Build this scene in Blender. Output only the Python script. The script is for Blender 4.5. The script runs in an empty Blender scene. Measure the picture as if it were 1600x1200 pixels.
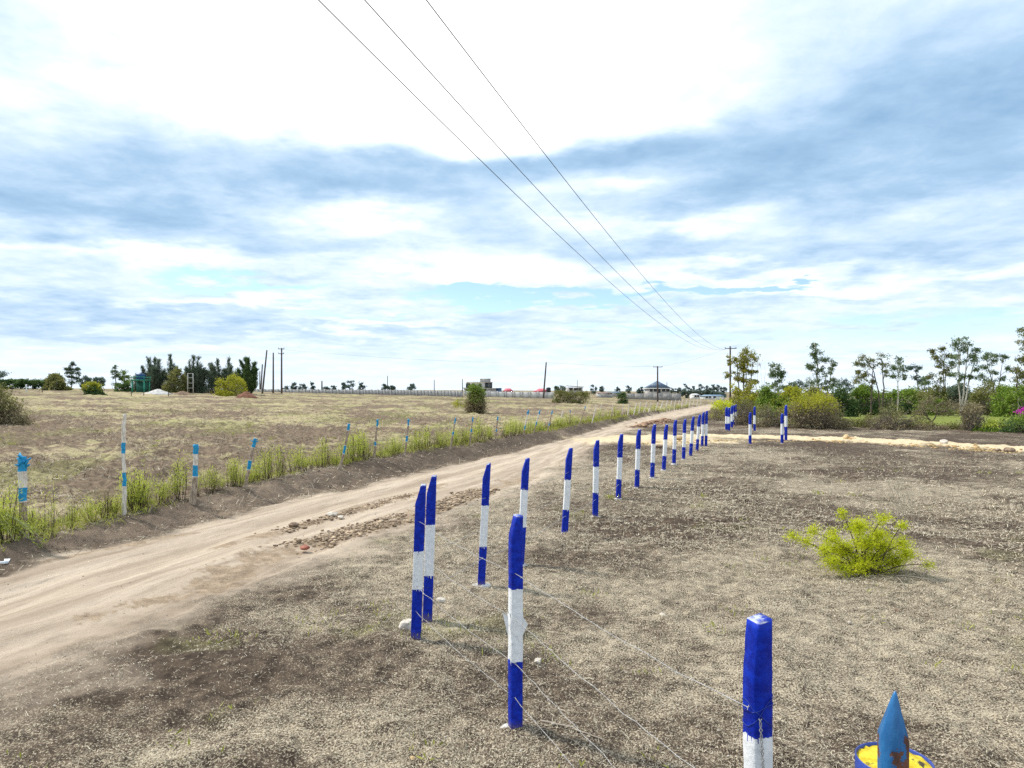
import bpy, bmesh, math, random
import numpy as np
from mathutils import Vector

# ------------------------------------------------------------------ scene / camera
S = bpy.context.scene
COL = S.collection
F = 1100.0          # focal length in photo pixels (1600 wide)
CX, HY = 800.0, 612.0
CAMZ = 2.6

cam_d = bpy.data.cameras.new("camera")
cam_d.sensor_width = 36.0
cam_d.lens = 36.0 * F / 1600.0
cam_d.shift_y = (HY - 600.0) / 1600.0
cam_d.clip_start = 0.05
cam_d.clip_end = 30000
cam = bpy.data.objects.new("camera", cam_d)
cam.location = (0, 0, CAMZ)
cam.rotation_euler = (math.radians(90), 0, 0)
COL.objects.link(cam)
S.camera = cam
S.view_settings.view_transform = 'Standard'
S.view_settings.look = 'None'
S.view_settings.exposure = 0.36
S.view_settings.gamma = 1.0

# ------------------------------------------------------------------ noise
def _hash(ix, iy, seed):
    n = (ix.astype(np.int64) * 374761393 + iy.astype(np.int64) * 668265263 + seed * 1442695041) & 0xffffffff
    n = ((n ^ (n >> 13)) * 1274126177) & 0xffffffff
    n = (n ^ (n >> 16)) & 0xffffffff
    return n.astype(np.float64) / 4294967295.0

def vnoise(x, y, seed=0):
    x = np.asarray(x, float); y = np.asarray(y, float)
    ix = np.floor(x); iy = np.floor(y)
    fx = x - ix; fy = y - iy
    fx = fx * fx * (3 - 2 * fx); fy = fy * fy * (3 - 2 * fy)
    a = _hash(ix, iy, seed); b = _hash(ix + 1, iy, seed)
    c = _hash(ix, iy + 1, seed); d = _hash(ix + 1, iy + 1, seed)
    return (a * (1 - fx) + b * fx) * (1 - fy) + (c * (1 - fx) + d * fx) * fy

def fbm(x, y, octv=4, seed=0, gain=.5):
    t = 0.0; a = 1.0; s = 0.0
    for i in range(octv):
        t = t + a * vnoise(x * 2 ** i + 17.3 * i, y * 2 ** i - 9.1 * i, seed + i)
        s += a; a *= gain
    return t / s

def sstep(a, b, x):
    t = np.clip((np.asarray(x, float) - a) / (b - a), 0, 1)
    return t * t * (3 - 2 * t)

# ------------------------------------------------------------------ terrain layout (metres, x right, y forward)
FY = [-60, 0, 10.5, 11.7, 14.1, 15.8, 17.6, 21.8, 25, 28.75, 33.3, 37.2, 48.6, 74.4, 101, 133, 400, 9000]
FX = [-24, -10.6, -8.35, -8.1, -7.7, -7.15, -6.6, -5.35, -4.3, -2.6, -.75, .75, 4.6, 13.7, 24, 36.3, 138, 3400]
LY = [-60, 0, 10.2, 11.35, 12.65, 16.25, 17.3, 20.4, 24.2, 29.8, 38.6, 62, 95, 136, 400, 9000]
LX = [-22.5, -9.4, -7.4, -7.1, -6.65, -5.5, -5.1, -3.9, -2.6, -.3, 2.9, 9.9, 21.3, 37.2, 139, 3401]
RY = [-60, 0, 5.9, 6.3, 8.46, 11.9, 15.5, 18.1, 21, 27.5, 34.9, 43.3, 65, 110, 150, 400, 9000]
RX = [-18, -6.3, -4.6, -4.3, -3.4, -2.3, -1.0, 0.0, 1.1, 2.6, 4.4, 6.6, 14.6, 32.3, 46.5, 142.5, 3404]
def xf(Y): return np.interp(Y, FY, FX)
def xl(Y): return np.interp(Y, LY, LX)
def xr(Y): return np.interp(Y, RY, RX)

TRK = np.array([(4.6, 36.0), (7.5, 38.6), (11.5, 40.6), (14.5, 39.8), (17.8, 37.6), (20.2, 35.0), (22.6, 31.4), (26, 26), (40, 4)])
def seg_dist(X, Y, P):
    X = np.asarray(X, float); Y = np.asarray(Y, float)
    best = np.full(X.shape, 1e9)
    for (x0, y0), (x1, y1) in zip(P[:-1], P[1:]):
        dx, dy = x1 - x0, y1 - y0
        t = np.clip(((X - x0) * dx + (Y - y0) * dy) / (dx * dx + dy * dy), 0, 1)
        best = np.minimum(best, np.hypot(X - x0 - t * dx, Y - y0 - t * dy))
    return best

def terrain(X, Y):
    X = np.asarray(X, float); Y = np.asarray(Y, float)
    f, l = xf(Y), xl(Y)
    bh = np.interp(Y, [0, 12, 20, 60, 140], [.10, .14, .36, .34, .2])
    t = (l - X) / np.maximum(l - f, .2)
    h = bh * sstep(.1, .8, t)
    s = np.maximum(f - X, 0) * .93
    ss = 112 * (1 - np.exp(-s / 112 * 1.0)) * 1.0
    ss = np.where(s < 60, s, 60 + 60 * (1 - np.exp(-(s - 60) / 60)))
    h = h + .03 * ss
    d = seg_dist(X, Y, TRK)
    h = h + .10 * sstep(1.7, .8, d)
    return h

def hit(px, py, zoff=0.0):
    Y = F * CAMZ / max(py - HY, 2)
    for _ in range(60):
        X = (px - CX) / F * Y
        z = float(terrain(X, Y)) + zoff
        Y2 = F * (CAMZ - z) / (py - HY)
        Y = .6 * Y + .4 * Y2
    return (px - CX) / F * Y, Y, float(terrain((px - CX) / F * Y, Y))
def wx(px, Y): return (px - CX) / F * Y
def wz(py, Y): return CAMZ - (py - HY) / F * Y

# ------------------------------------------------------------------ mesh builder
class MB:
    def __init__(self):
        self.v = []; self.f3 = []; self.f4 = []; self.tone = []; self.n = 0; self.extra = {}
    def add(self, V, q=None, t=None, tone=0.5):
        V = np.asarray(V, float).reshape(-1, 3)
        if q is not None and len(q): self.f4.append(np.asarray(q, int).reshape(-1, 4) + self.n)
        if t is not None and len(t): self.f3.append(np.asarray(t, int).reshape(-1, 3) + self.n)
        self.v.append(V)
        self.tone.append(np.broadcast_to(np.asarray(tone, float), (len(V),)).copy())
        self.n += len(V)
    def quads(self, P, tone):
        k = len(P)
        self.add(P.reshape(-1, 3), q=np.arange(4 * k).reshape(k, 4), tone=np.repeat(tone, 4))
    def tube(self, pts, rad, sides=6, tone=.5, cap=True):
        pts = np.asarray(pts, float); n = len(pts)
        rad = np.broadcast_to(np.asarray(rad, float), (n,))
        T = np.gradient(pts, axis=0)
        T /= np.linalg.norm(T, axis=1)[:, None] + 1e-9
        up = np.array([0, 0, 1.0]) if abs(T[:, 2]).mean() < .8 else np.array([1.0, 0, 0])
        A = np.cross(T, up); A /= np.linalg.norm(A, axis=1)[:, None] + 1e-9
        B = np.cross(T, A)
        th = np.linspace(0, 2 * math.pi, sides, endpoint=False)
        V = (pts[:, None] + rad[:, None, None] * (np.cos(th)[None, :, None] * A[:, None] + np.sin(th)[None, :, None] * B[:, None])).reshape(-1, 3)
        i = np.arange(n - 1)[:, None] * sides; j = np.arange(sides)[None]; j2 = (j + 1) % sides
        q = np.stack([i + j, i + j2, i + sides + j2, i + sides + j], -1).reshape(-1, 4)
        t = None
        if cap:
            k = len(V)
            V = np.vstack([V, pts[0], pts[-1]])
            a = np.arange(sides); b = (a + 1) % sides
            t = np.vstack([np.stack([b, a, np.full(sides, k)], 1), np.stack([a + (n - 1) * sides, b + (n - 1) * sides, np.full(sides, k + 1)], 1)])
        self.add(V, q=q, t=t, tone=tone)
    def box(self, c, s, rz=0, tone=.5):
        x, y, z = np.array(s) / 2
        V = np.array([(-x, -y, -z), (x, -y, -z), (x, y, -z), (-x, y, -z), (-x, -y, z), (x, -y, z), (x, y, z), (-x, y, z)])
        cs, sn = math.cos(rz), math.sin(rz)
        V = np.stack([V[:, 0] * cs - V[:, 1] * sn, V[:, 0] * sn + V[:, 1] * cs, V[:, 2]], 1) + np.array(c)
        self.add(V, q=[(3, 2, 1, 0), (4, 5, 6, 7), (0, 1, 5, 4), (1, 2, 6, 5), (2, 3, 7, 6), (3, 0, 4, 7)], tone=tone)
    def build(self, name, mat, parent=None, loc=None, smooth=False):
        me = bpy.data.meshes.new(name)
        V = np.vstack(self.v)
        f4 = np.vstack(self.f4) if self.f4 else np.zeros((0, 4), int)
        f3 = np.vstack(self.f3) if self.f3 else np.zeros((0, 3), int)
        me.vertices.add(len(V)); me.vertices.foreach_set('co', V.ravel())
        loops = np.concatenate([f4.ravel(), f3.ravel()])
        me.loops.add(len(loops)); me.loops.foreach_set('vertex_index', loops.astype(np.int32))
        nf = len(f4) + len(f3)
        st = np.concatenate([np.arange(len(f4)) * 4, len(f4) * 4 + np.arange(len(f3)) * 3])
        me.polygons.add(nf)
        me.polygons.foreach_set('loop_start', st.astype(np.int32))
        if smooth: me.polygons.foreach_set('use_smooth', np.ones(nf, bool))
        a = me.attributes.new('tone', 'FLOAT', 'POINT'); a.data.foreach_set('value', np.concatenate(self.tone).astype(np.float32))
        for k, arr in self.extra.items():
            a = me.attributes.new(k, 'FLOAT', 'POINT'); a.data.foreach_set('value', np.asarray(arr, np.float32))
        me.update(calc_edges=True); me.validate()
        me.materials.append(mat)
        o = bpy.data.objects.new(name, me); COL.objects.link(o)
        if parent is not None: o.parent = parent
        if loc is not None: o.location = loc
        return o

def tag(o, label, cat, group=None, kind=None):
    o['label'] = label; o['category'] = cat
    if group: o['group'] = group
    if kind: o['kind'] = kind
    return o
def thing(name, label, cat, loc=(0, 0, 0), rz=0.0, group=None):
    o = bpy.data.objects.new(name, None); COL.objects.link(o)
    o.empty_display_size = .2
    o.location = loc; o.rotation_euler = (0, 0, rz)
    return tag(o, label, cat, group)
def dup(root, loc, rz=0.0, sc=1.0, label=None, group=None):
    r = root.copy(); COL.objects.link(r); r.location = loc; r.rotation_euler = (0, 0, rz)
    r.scale = sc if hasattr(sc, '__len__') else (sc, sc, sc)
    if label: r['label'] = label
    if group: r['group'] = group
    for ch in list(root.children):
        c = ch.copy(); COL.objects.link(c); c.parent = r
        for g in ch.children:
            d = g.copy(); COL.objects.link(d); d.parent = c
    return r

# ------------------------------------------------------------------ materials
class N:
    """small node helper"""
    def __init__(self, tree):
        self.t = tree; self.l = tree.links
    def new(self, typ, **kw):
        n = self.t.nodes.new(typ)
        for k, v in kw.items(): setattr(n, k, v)
        return n
    def put(self, sock, val):
        if val is None: return
        if isinstance(val, bpy.types.NodeSocket): self.l.new(val, sock)
        else:
            if sock.type == 'RGBA' and len(val) == 3: val = (*val, 1)
            sock.default_value = val
    def m(self, op, a, b=None, c=None, clamp=False):
        n = self.new('ShaderNodeMath', operation=op, use_clamp=clamp)
        self.put(n.inputs[0], a); self.put(n.inputs[1], b); self.put(n.inputs[2], c)
        return n.outputs[0]
    def v(self, op, a, b=None):
        n = self.new('ShaderNodeVectorMath', operation=op)
        self.put(n.inputs[0], a); self.put(n.inputs[1], b)
        return n.outputs[0]
    def mix(self, f, a, b):
        n = self.new('ShaderNodeMix', data_type='RGBA')
        self.put(n.inputs[0], f); self.put(n.inputs[6], a); self.put(n.inputs[7], b)
        return n.outputs[2]
    def noise(self, vec, scale, detail=4, rough=.55, dist=0.0, col=False):
        n = self.new('ShaderNodeTexNoise')
        self.put(n.inputs['Vector'], vec); self.put(n.inputs['Scale'], scale); self.put(n.inputs['Detail'], detail)
        self.put(n.inputs['Roughness'], rough); self.put(n.inputs['Distortion'], dist)
        return n.outputs[1 if col else 0]
    def ss(self, a, b, x):
        n = self.new('ShaderNodeMapRange', interpolation_type='SMOOTHSTEP')
        self.put(n.inputs[0], x); self.put(n.inputs[1], a); self.put(n.inputs[2], b)
        return n.outputs[0]
    def attr(self, name):
        return self.new('ShaderNodeAttribute', attribute_name=name).outputs['Fac']
    def sep(self, v):
        n = self.new('ShaderNodeSeparateXYZ'); self.put(n.inputs[0], v); return n.outputs
    def comb(self, x, y, z):
        n = self.new('ShaderNodeCombineXYZ')
        self.put(n.inputs[0], x); self.put(n.inputs[1], y); self.put(n.inputs[2], z)
        return n.outputs[0]
    def bump(self, h, strength=.5, dist=.02):
        n = self.new('ShaderNodeBump'); self.put(n.inputs['Height'], h)
        n.inputs['Strength'].default_value = strength; n.inputs['Distance'].default_value = dist
        return n.outputs[0]

def new_mat(name):
    m = bpy.data.materials.new(name); m.use_nodes = True
    m.node_tree.nodes.clear()
    k = N(m.node_tree)
    out = k.new('ShaderNodeOutputMaterial')
    return m, k, out
def principled(k, out, col, rough=.8, normal=None, spec=.3, metal=0.0):
    p = k.new('ShaderNodeBsdfPrincipled')
    k.put(p.inputs['Base Color'], col); k.put(p.inputs['Roughness'], rough)
    k.put(p.inputs['Specular IOR Level'], spec); k.put(p.inputs['Metallic'], metal)
    if normal is not None: k.l.new(normal, p.inputs['Normal'])
    k.l.new(p.outputs[0], out.inputs[0])
    return p

def mat_noise(name, c1, c2, scale=6, rough=.8, bump=.3, bdist=.01, spec=.3, thr=(.35, .65), metal=0.0, stretch=(1, 1, 1)):
    m, k, out = new_mat(name)
    co = k.new('ShaderNodeTexCoord').outputs['Object']
    co = k.v('MULTIPLY', co, stretch)
    n = k.noise(co, scale, 6, .65)
    col = k.mix(k.ss(thr[0], thr[1], n), c1, c2)
    principled(k, out, col, rough, k.bump(n, bump, bdist) if bump else None, spec, metal)
    return m
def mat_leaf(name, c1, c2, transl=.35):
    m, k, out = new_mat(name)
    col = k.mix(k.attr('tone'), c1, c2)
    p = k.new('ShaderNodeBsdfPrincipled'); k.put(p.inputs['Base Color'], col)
    p.inputs['Roughness'].default_value = .65; p.inputs['Specular IOR Level'].default_value = .2
    t = k.new('ShaderNodeBsdfTranslucent'); k.put(t.inputs[0], col)
    mx = k.new('ShaderNodeMixShader'); mx.inputs[0].default_value = transl
    k.l.new(p.outputs[0], mx.inputs[1]); k.l.new(t.outputs[0], mx.inputs[2]); k.l.new(mx.outputs[0], out.inputs[0])
    return m
def mat_tone(name, c1, c2, rough=.85):
    m, k, out = new_mat(name)
    principled(k, out, k.mix(k.attr('tone'), c1, c2), rough, None, .15)
    return m

# ------------------------------------------------------------------ ground sheet
def ground_material():
    m, k, out = new_mat('ground_soil')
    P = k.new('ShaderNodeNewGeometry').outputs['Position']
    road, bank, field, sand, macro, vv, green = [k.attr(a) for a in ('a_road', 'a_bank', 'a_field', 'a_sand', 'a_macro', 'a_v', 'a_green')]
    rub = k.attr('a_rub')
    xyz = k.sep(P)
    flat = k.comb(xyz[0], xyz[1], 0.0)
    fine = k.noise(flat, 42, 5, .72)
    speck = k.noise(flat, 95, 3, .7)
    mid = k.noise(flat, 5.5, 6, .65)
    big = k.noise(flat, .55, 5, .6)
    # far fields: tussock scale texture, stretched along the viewing plain by perspective only
    tus = k.noise(flat, 1.7, 7, .72)
    # --- dry plot
    soil = k.mix(k.ss(.3, .7, mid), (.042, .030, .022), (.125, .090, .063))
    straw = k.mix(k.ss(.35, .65, speck), (.33, .265, .175), (.70, .61, .45))
    grain = k.noise(k.comb(xyz[0], k.m('MULTIPLY', xyz[1], .8), 0.0), 62, 4, .8)
    cover = k.m('ADD', k.m('MULTIPLY', k.m('SUBTRACT', grain, .5), 3.0), k.m('MULTIPLY', k.m('SUBTRACT', mid, .5), .75))
    cover = k.m('ADD', cover, k.m('ADD', k.m('MULTIPLY', k.m('SUBTRACT', fine, .5), 1.0), k.m('MULTIPLY', k.m('SUBTRACT', tus, .5), .55)))
    cover = k.m('ADD', cover, macro)
    plot = k.mix(k.ss(.27, .66, cover), soil, straw)
    # --- field
    gsoil = k.mix(k.ss(.3, .7, mid), (.095, .068, .048), (.245, .18, .122))
    ggrass = k.mix(k.ss(.35, .65, big), (.375, .30, .18), (.345, .31, .135))
    ggrass = k.mix(k.ss(.4, .7, fine), ggrass, (.50, .42, .27))
    gcov = k.m('ADD', k.m('MULTIPLY', k.m('SUBTRACT', tus, .5), 1.6), k.m('MULTIPLY', k.m('SUBTRACT', mid, .5), .8))
    gcov = k.m('ADD', gcov, k.m('MULTIPLY', k.m('SUBTRACT', fine, .5), 1.2))
    gcov = k.m('ADD', gcov, k.m('ADD', macro, .0))
    fcol = k.mix(k.ss(.28, .62, gcov), gsoil, ggrass)
    col = k.mix(field, plot, fcol)
    grn = k.mix(k.ss(.3, .7, fine), (.16, .22, .03), (.30, .36, .06))
    col = k.mix(k.m('MULTIPLY', green, k.ss(.35, .6, k.m('ADD', k.m('MULTIPLY', fine, .6), k.m('MULTIPLY', mid, .4)))), col, grn)
    # --- bank
    bcol = k.mix(k.ss(.15, .7, cover), (.105, .078, .057), (.31, .235, .17))
    bcol = k.mix(k.ss(.60, .72, speck), bcol, (.42, .34, .25))
    col = k.mix(bank, col, bcol)
    # --- road: streaks running along the wheel tracks
    sc = k.comb(k.m('MULTIPLY', vv, 9.0), k.m('MULTIPLY', xyz[1], .16), 0.0)
    st = k.noise(sc, 1.0, 6, .6)
    st2 = k.noise(k.comb(k.m('MULTIPLY', vv, 26.0), k.m('MULTIPLY', xyz[1], .45), 3.0), 1.0, 5, .65)
    rcol = k.mix(k.ss(.3, .7, st), (.36, .28, .205), (.58, .475, .365))
    rcol = k.mix(k.m('MULTIPLY', k.ss(.48, .70, st2), .7), rcol, (.29, .225, .165))
    rcol = k.mix(k.m('MULTIPLY', k.ss(.56, .75, fine), .45), rcol, (.24, .18, .13))
    rcol = k.mix(k.m('MULTIPLY', k.ss(.62, .75, mid), .5), rcol, (.33, .235, .16))
    rbc = k.mix(k.ss(.3, .7, mid), (.23, .165, .11), (.45, .34, .235))
    rbc = k.mix(k.ss(.5, .7, fine), rbc, (.11, .075, .05))
    rcol = k.mix(k.m('MULTIPLY', rub, k.ss(.25, .5, k.m('ADD', k.m('MULTIPLY', fine, .5), k.m('MULTIPLY', mid, .5)))), rcol, rbc)
    col = k.mix(road, col, rcol)
    # --- murram
    scol = k.mix(k.ss(.3, .7, mid), (.55, .425, .26), (.70, .58, .39))
    scol = k.mix(k.ss(.62, .8, fine), scol, (.36, .24, .11))
    col = k.mix(sand, col, scol)
    hgt = k.m('ADD', k.m('MULTIPLY', fine, .5), k.m('ADD', mid, k.m('MULTIPLY', speck, .3)))
    principled(k, out, col, .95, k.bump(hgt, .75, .035), .1)
    return m
GM = ground_material()

def build_ground():
    th = np.concatenate([np.arange(-180, -52, 4.0), np.arange(-52, 52, .125), np.arange(52, 180, 4.0)])
    r = [0.002, .8, 1.4, 2.0]; s = 2.5
    while s < 62: r.append(s); s *= 1.0068
    while s < 420: r.append(s); s *= 1.02
    while s < 9000: r.append(s); s *= 1.16
    r = np.array(r)
    A, R = np.meshgrid(np.radians(th), r)
    X = R * np.sin(A); Y = R * np.cos(A)
    f, l, rr = xf(Y), xl(Y), xr(Y)
    nz = (fbm(X * .8, Y * .8, 4, 3) - .5)
    nf = (fbm(X * 4, Y * 4, 4, 9) - .5)
    road_v = (X - l) / (rr - l)
    dl = (X - l) + nz * .9 + nf * .25            # + inside the road
    dr = (rr - X) + nz * 2.0 + nf * .9
    road = sstep(-.05, .35, dl) * sstep(-.7, 1.0, dr)
    bank = sstep(.15, -.15, dl) * sstep(-.05, .5, (X - f) + nz * .8)
    field = sstep(.0, -.5, (X - f) + nz)
    dT = seg_dist(X, Y, TRK)
    sand = sstep(1.65, 1.05, dT + nz * 1.3 + nf * .6)
    # murram fan where the track meets the road
    sand = np.maximum(sand, .9 * sstep(4.2, 2.4, np.hypot((X - 7.6) / 1.25, (Y - 38.2) / 1.25) + nz * 2.5 + nf * 1.2))
    macro = .29 + .85 * (fbm(X * .22, Y * .22, 4, 21) - .5) + .55 * (fbm(X * 1.1, Y * 1.1, 3, 33) - .5)
    # ploughed darker strip in the field and a darker soil swathe next to the road
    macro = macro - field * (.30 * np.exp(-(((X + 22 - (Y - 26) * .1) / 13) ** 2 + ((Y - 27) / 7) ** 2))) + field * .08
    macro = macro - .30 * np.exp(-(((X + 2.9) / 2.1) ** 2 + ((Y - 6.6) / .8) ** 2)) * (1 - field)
    macro = macro + .10 * sstep(0, 3, X - 1.5) * sstep(26, 14, Y)
    dry = sstep(24, 32, Y) * (1 - field)
    macro = macro - .12 * dry
    macro = np.minimum(macro, .44 + .15 * field)
    dug = (1 - field) * (np.exp(-(((X - 2.7) / 1.5) ** 2 + ((Y - 13.7) / 1.0) ** 2)) + .8 * np.exp(-(((X - .7) / 1.0) ** 2 + ((Y - 11.0) / .7) ** 2)))
    macro = macro - .30 * dug
    green = field * (.75 * sstep(.50, .72, fbm(X * .5, Y * .18, 4, 51))) * .38
    green = np.maximum(green, (1 - field) * (1 - road) * .14 * sstep(.68, .80, fbm(X * .9, Y * .9, 3, 77)) * sstep(20, 12, Y))
    lawn = sstep(0, 2, Y - (50 + (X - 22) * -.2 + 5.5)) * sstep(20, 24, X) * sstep(130, 95, Y) * sstep(-1, 4, X - (xr(Y) + 6))
    green = np.maximum(green, lawn * 1.0)
    field_a = np.maximum(field, 0)
    # heights
    Z = terrain(X, Y)
    amp = np.clip(R / 6, .5, 2.5)
    fade = sstep(200, 90, R)
    clod = fbm(X * 2.2, Y * 2.2, 4, 5) - .5
    clod2 = fbm(X * .75, Y * .75, 3, 6) - .5
    tiny = fbm(X * 11, Y * 11, 3, 8) - .5
    Z += fade * (field * (clod * .34 + clod2 * .34) + (1 - field) * (1 - road) * (clod * .07 + clod2 * .05) + bank * clod * .20 + tiny * .045 * (1 - .6 * road)
         + sand * clod * .09)
    Z += dug * clod * .22
    # wheel tracks and a ragged crown between them
    v = road_v
    ruts = -.05 * np.exp(-((v - .30) / .12) ** 2) - .05 * np.exp(-((v - .78) / .12) ** 2)
    rn = fbm(v * 22, Y * .7, 3, 61) - .5
    hol = fbm(X * 1.1, Y * .55, 4, 63) - .5
    Z += road * fade * (ruts * 1.3 + rn * .07 + hol * .10)
    n3 = fbm(X * 2.6, Y * 2.6, 4, 65) - .5
    rub = np.zeros_like(X)
    for line, wd in (([(330, 905), (425, 862), (560, 828), (700, 786), (755, 765), (820, 745)], .42), ([(360, 850), (440, 830), (560, 795), (640, 772), (690, 758)], .26), ([(1000, 668), (1042, 657)], .9), ([(150, 960), (260, 930), (340, 915)], .2), ([(60, 880), (180, 856), (300, 832)], .10)):
        P = np.array([hit(*p)[:2] for p in line])
        rub = np.maximum(rub, sstep(1.0, .35, seg_dist(X, Y, P) / wd + n3 * 2.2 + (fbm(X * 14, Y * 14, 3, 67) - .5) * 1.8))
    # soil scraped up beside the ditch where posts were set
    Z += .05 * (1 - field) * (1 - road) * fade * sstep(.55, .8, fbm(X * 1.6, Y * 1.6, 3, 91))
    Z -= np.where(R > 600, (R - 600) * .0012, 0)
    V = np.stack([X, Y, Z], -1).reshape(-1, 3)
    nr, na = X.shape
    i = np.arange(nr - 1)[:, None] * na; j = np.arange(na)[None]; j2 = (j + 1) % na
    q = np.stack([i + j, i + na + j, i + na + j2, i + j2], -1).reshape(-1, 4)[:, ::-1]
    cls = np.zeros(X.shape, int)                 # 0 plot ground
    cls[field > .5] = 1
    cls[bank > .5] = 2
    cls[road > .5] = 3
    cls[sand > .5] = 4
    fc = cls.reshape(-1)[q[:, 0]]
    attrs = dict(a_road=road, a_bank=bank * (1 - road), a_field=field_a, a_sand=sand, a_macro=macro, a_v=road_v, a_green=green, a_rub=rub)
    for c, nm in enumerate(['ground', 'field', 'bank', 'road', 'track']):
        qq = q[fc == c]
        if c == 0:                               # close the hub under the camera
            pass
        u, inv = np.unique(qq, return_inverse=True)
        mb = MB(); mb.add(V[u], q=inv.reshape(-1, 4))
        mb.extra = {k2: a.reshape(-1)[u] for k2, a in attrs.items()}
        o = mb.build(nm, GM, smooth=True)
        o['kind'] = 'structure'
build_ground()

# ------------------------------------------------------------------ foliage helpers
RNG = np.random.default_rng(11)
def unit(v): return v / (np.linalg.norm(v, axis=-1, keepdims=True) + 1e-9)
def leaf_quads(mb, C, L, W, rng, tone=None, bias=None, bw=.0):
    n = len(C)
    d = unit(rng.normal(size=(n, 3)) + (0 if bias is None else np.asarray(bias) * bw))
    w = unit(np.cross(d, rng.normal(size=(n, 3))))
    L = (np.asarray(L) * rng.uniform(.6, 1.3, n))[:, None]; W = (np.asarray(W) * rng.uniform(.7, 1.3, n))[:, None]
    P = np.stack([C - d * L / 2, C + w * W / 2, C + d * L / 2, C - w * W / 2], 1)
    if tone is None: tone = rng.uniform(0, 1, n)
    mb.quads(P, tone)
def curve3(a, b, bend, n=6):
    a = np.asarray(a, float); b = np.asarray(b, float)
    t = np.linspace(0, 1, n)[:, None]
    return a + (b - a) * t + np.asarray(bend) * (4 * t * (1 - t))

LEAF = {
    'euc': mat_leaf('leaf_eucalyptus', (.075, .125, .055), (.25, .31, .15)),
    'eucy': mat_leaf('leaf_yellowing', (.16, .17, .025), (.45, .41, .06)),
    'dark': mat_leaf('leaf_dark', (.035, .080, .025), (.13, .20, .06)),
    'cas': mat_leaf('leaf_casuarina', (.065, .105, .070), (.20, .245, .155)),
    'olive': mat_leaf('leaf_olive', (.105, .12, .034), (.31, .30, .10)),
    'mid': mat_leaf('leaf_mid', (.085, .155, .020), (.27, .37, .055)),
    'lime': mat_leaf('leaf_lime', (.42, .49, .012), (.80, .82, .05), .5),
    'limeh': mat_leaf('leaf_hedge', (.27, .335, .03), (.67, .71, .14), .4),
    'yel': mat_leaf('leaf_yellowgreen', (.19, .22, .015), (.52, .50, .05)),
    'brown': mat_leaf('leaf_drybrown', (.14, .11, .06), (.37, .31, .17), .2),
    'pink': mat_leaf('petal_pink', (.38, .02, .30), (.70, .07, .52)),
    'far': mat_leaf('leaf_far_haze', (.085, .13, .108), (.20, .25, .20)),  # paler, bluer leaves: distance haze is mixed into the colour
}
BARK_W = mat_noise('bark_pale', (.30, .25, .20), (.62, .57, .50), 9, .85, .4, .01)
BARK_D = mat_noise('bark_dark', (.06, .045, .035), (.16, .125, .095), 9, .9, .5, .01)
TWIG = mat_tone('twig_grey', (.13, .105, .08), (.40, .34, .27))
TWIG_B = mat_tone('twig_brown', (.05, .036, .026), (.15, .11, .075))

def tree_px(name, label, cat, Y, base, trunks, clumps, leaf, bark, group=None, lsize=.30, lw=.10, dens=1.0, seed=1, droop=.6, basepy=None, trad=.10):
    """tree whose trunks and leaf clumps are listed as outline points of the photo at the tree's own distance;
    every clump gets its own depth, so the crown is as deep as it is wide"""
    rng = np.random.default_rng(seed)
    X0 = wx(base, Y); Z0 = float(terrain(X0, Y))
    root = thing(name, label, cat, (X0, Y, Z0 - .05), 0, group)
    tb = MB(); lb = MB(); tips = []
    for tr in trunks:
        pts = []
        for i, (px, py) in enumerate(tr):
            p = np.array([wx(px, Y) - X0, rng.normal(0, .12) * (i > 0), wz(py, Y) - Z0])
            pts.append(p)
        pts[0][2] = min(pts[0][2], .0)
        pts = np.array(pts)
        # refine
        tt = np.linspace(0, len(pts) - 1, 10)
        P = np.stack([np.interp(tt, range(len(pts)), pts[:, c]) for c in range(3)], 1)
        P[1:-1] += rng.normal(0, .04, (8, 3))
        r = np.linspace(trad, trad * .28, 10) * rng.uniform(.85, 1.1)
        tb.tube(P, r, 7); tips.append(P)
    for cl in clumps:
        px, py, rx, ry = cl[:4]; mul = cl[4] if len(cl) > 4 else 1.0
        rxm = rx / F * Y; rym = ry / F * Y
        c = np.array([wx(px, Y) - X0, rng.uniform(-1, 1) * rxm * .9, wz(py, Y) - Z0])
        P = tips[int(np.argmin([np.min(np.linalg.norm(T - c, axis=1)) for T in tips]))]
        cand = np.where(P[:, 2] < c[2] + .2)[0]
        k = cand[np.argmin(np.linalg.norm(P[cand] - c, axis=1) + .15 * np.abs(P[cand, 2] - c[2]))] if len(cand) else 0
        start = P[max(k - 1, 0)]
        tb.tube(curve3(start, c, (0, 0, .12 * np.linalg.norm(c - start)), 6), np.linspace(trad * .38, .018, 6), 5)
        nsub = max(4, int(rxm * rym * 12 * mul))
        sub = unit(rng.normal(size=(nsub, 3))) * (rng.uniform(.15, 1, nsub) ** .5)[:, None]
        sub = c + sub * np.array([rxm, max(rxm * .9, .3), rym])
        for sc in sub:
            tb.tube(curve3(c, sc, (0, 0, .1), 4), np.linspace(.022, .010, 4), 3, cap=False)
            nl = int(rng.uniform(30, 66) * dens)
            sd = .27 * min(1.0, .5 + rxm * .4) * rng.uniform(.6, 1.2)
            C = sc + rng.normal(size=(nl, 3)) * np.array([sd, sd, sd * .75])
            t0 = rng.uniform(0, .6)
            leaf_quads(lb, C, lsize * .85, lw * .85, rng, np.clip(t0 + rng.uniform(-.2, .5, nl), 0, 1), (0.15, 0, -1), droop)
    tb.build('trunk', bark, root, smooth=True)
    lb.build('crown', LEAF[leaf], root)
    return root

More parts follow.
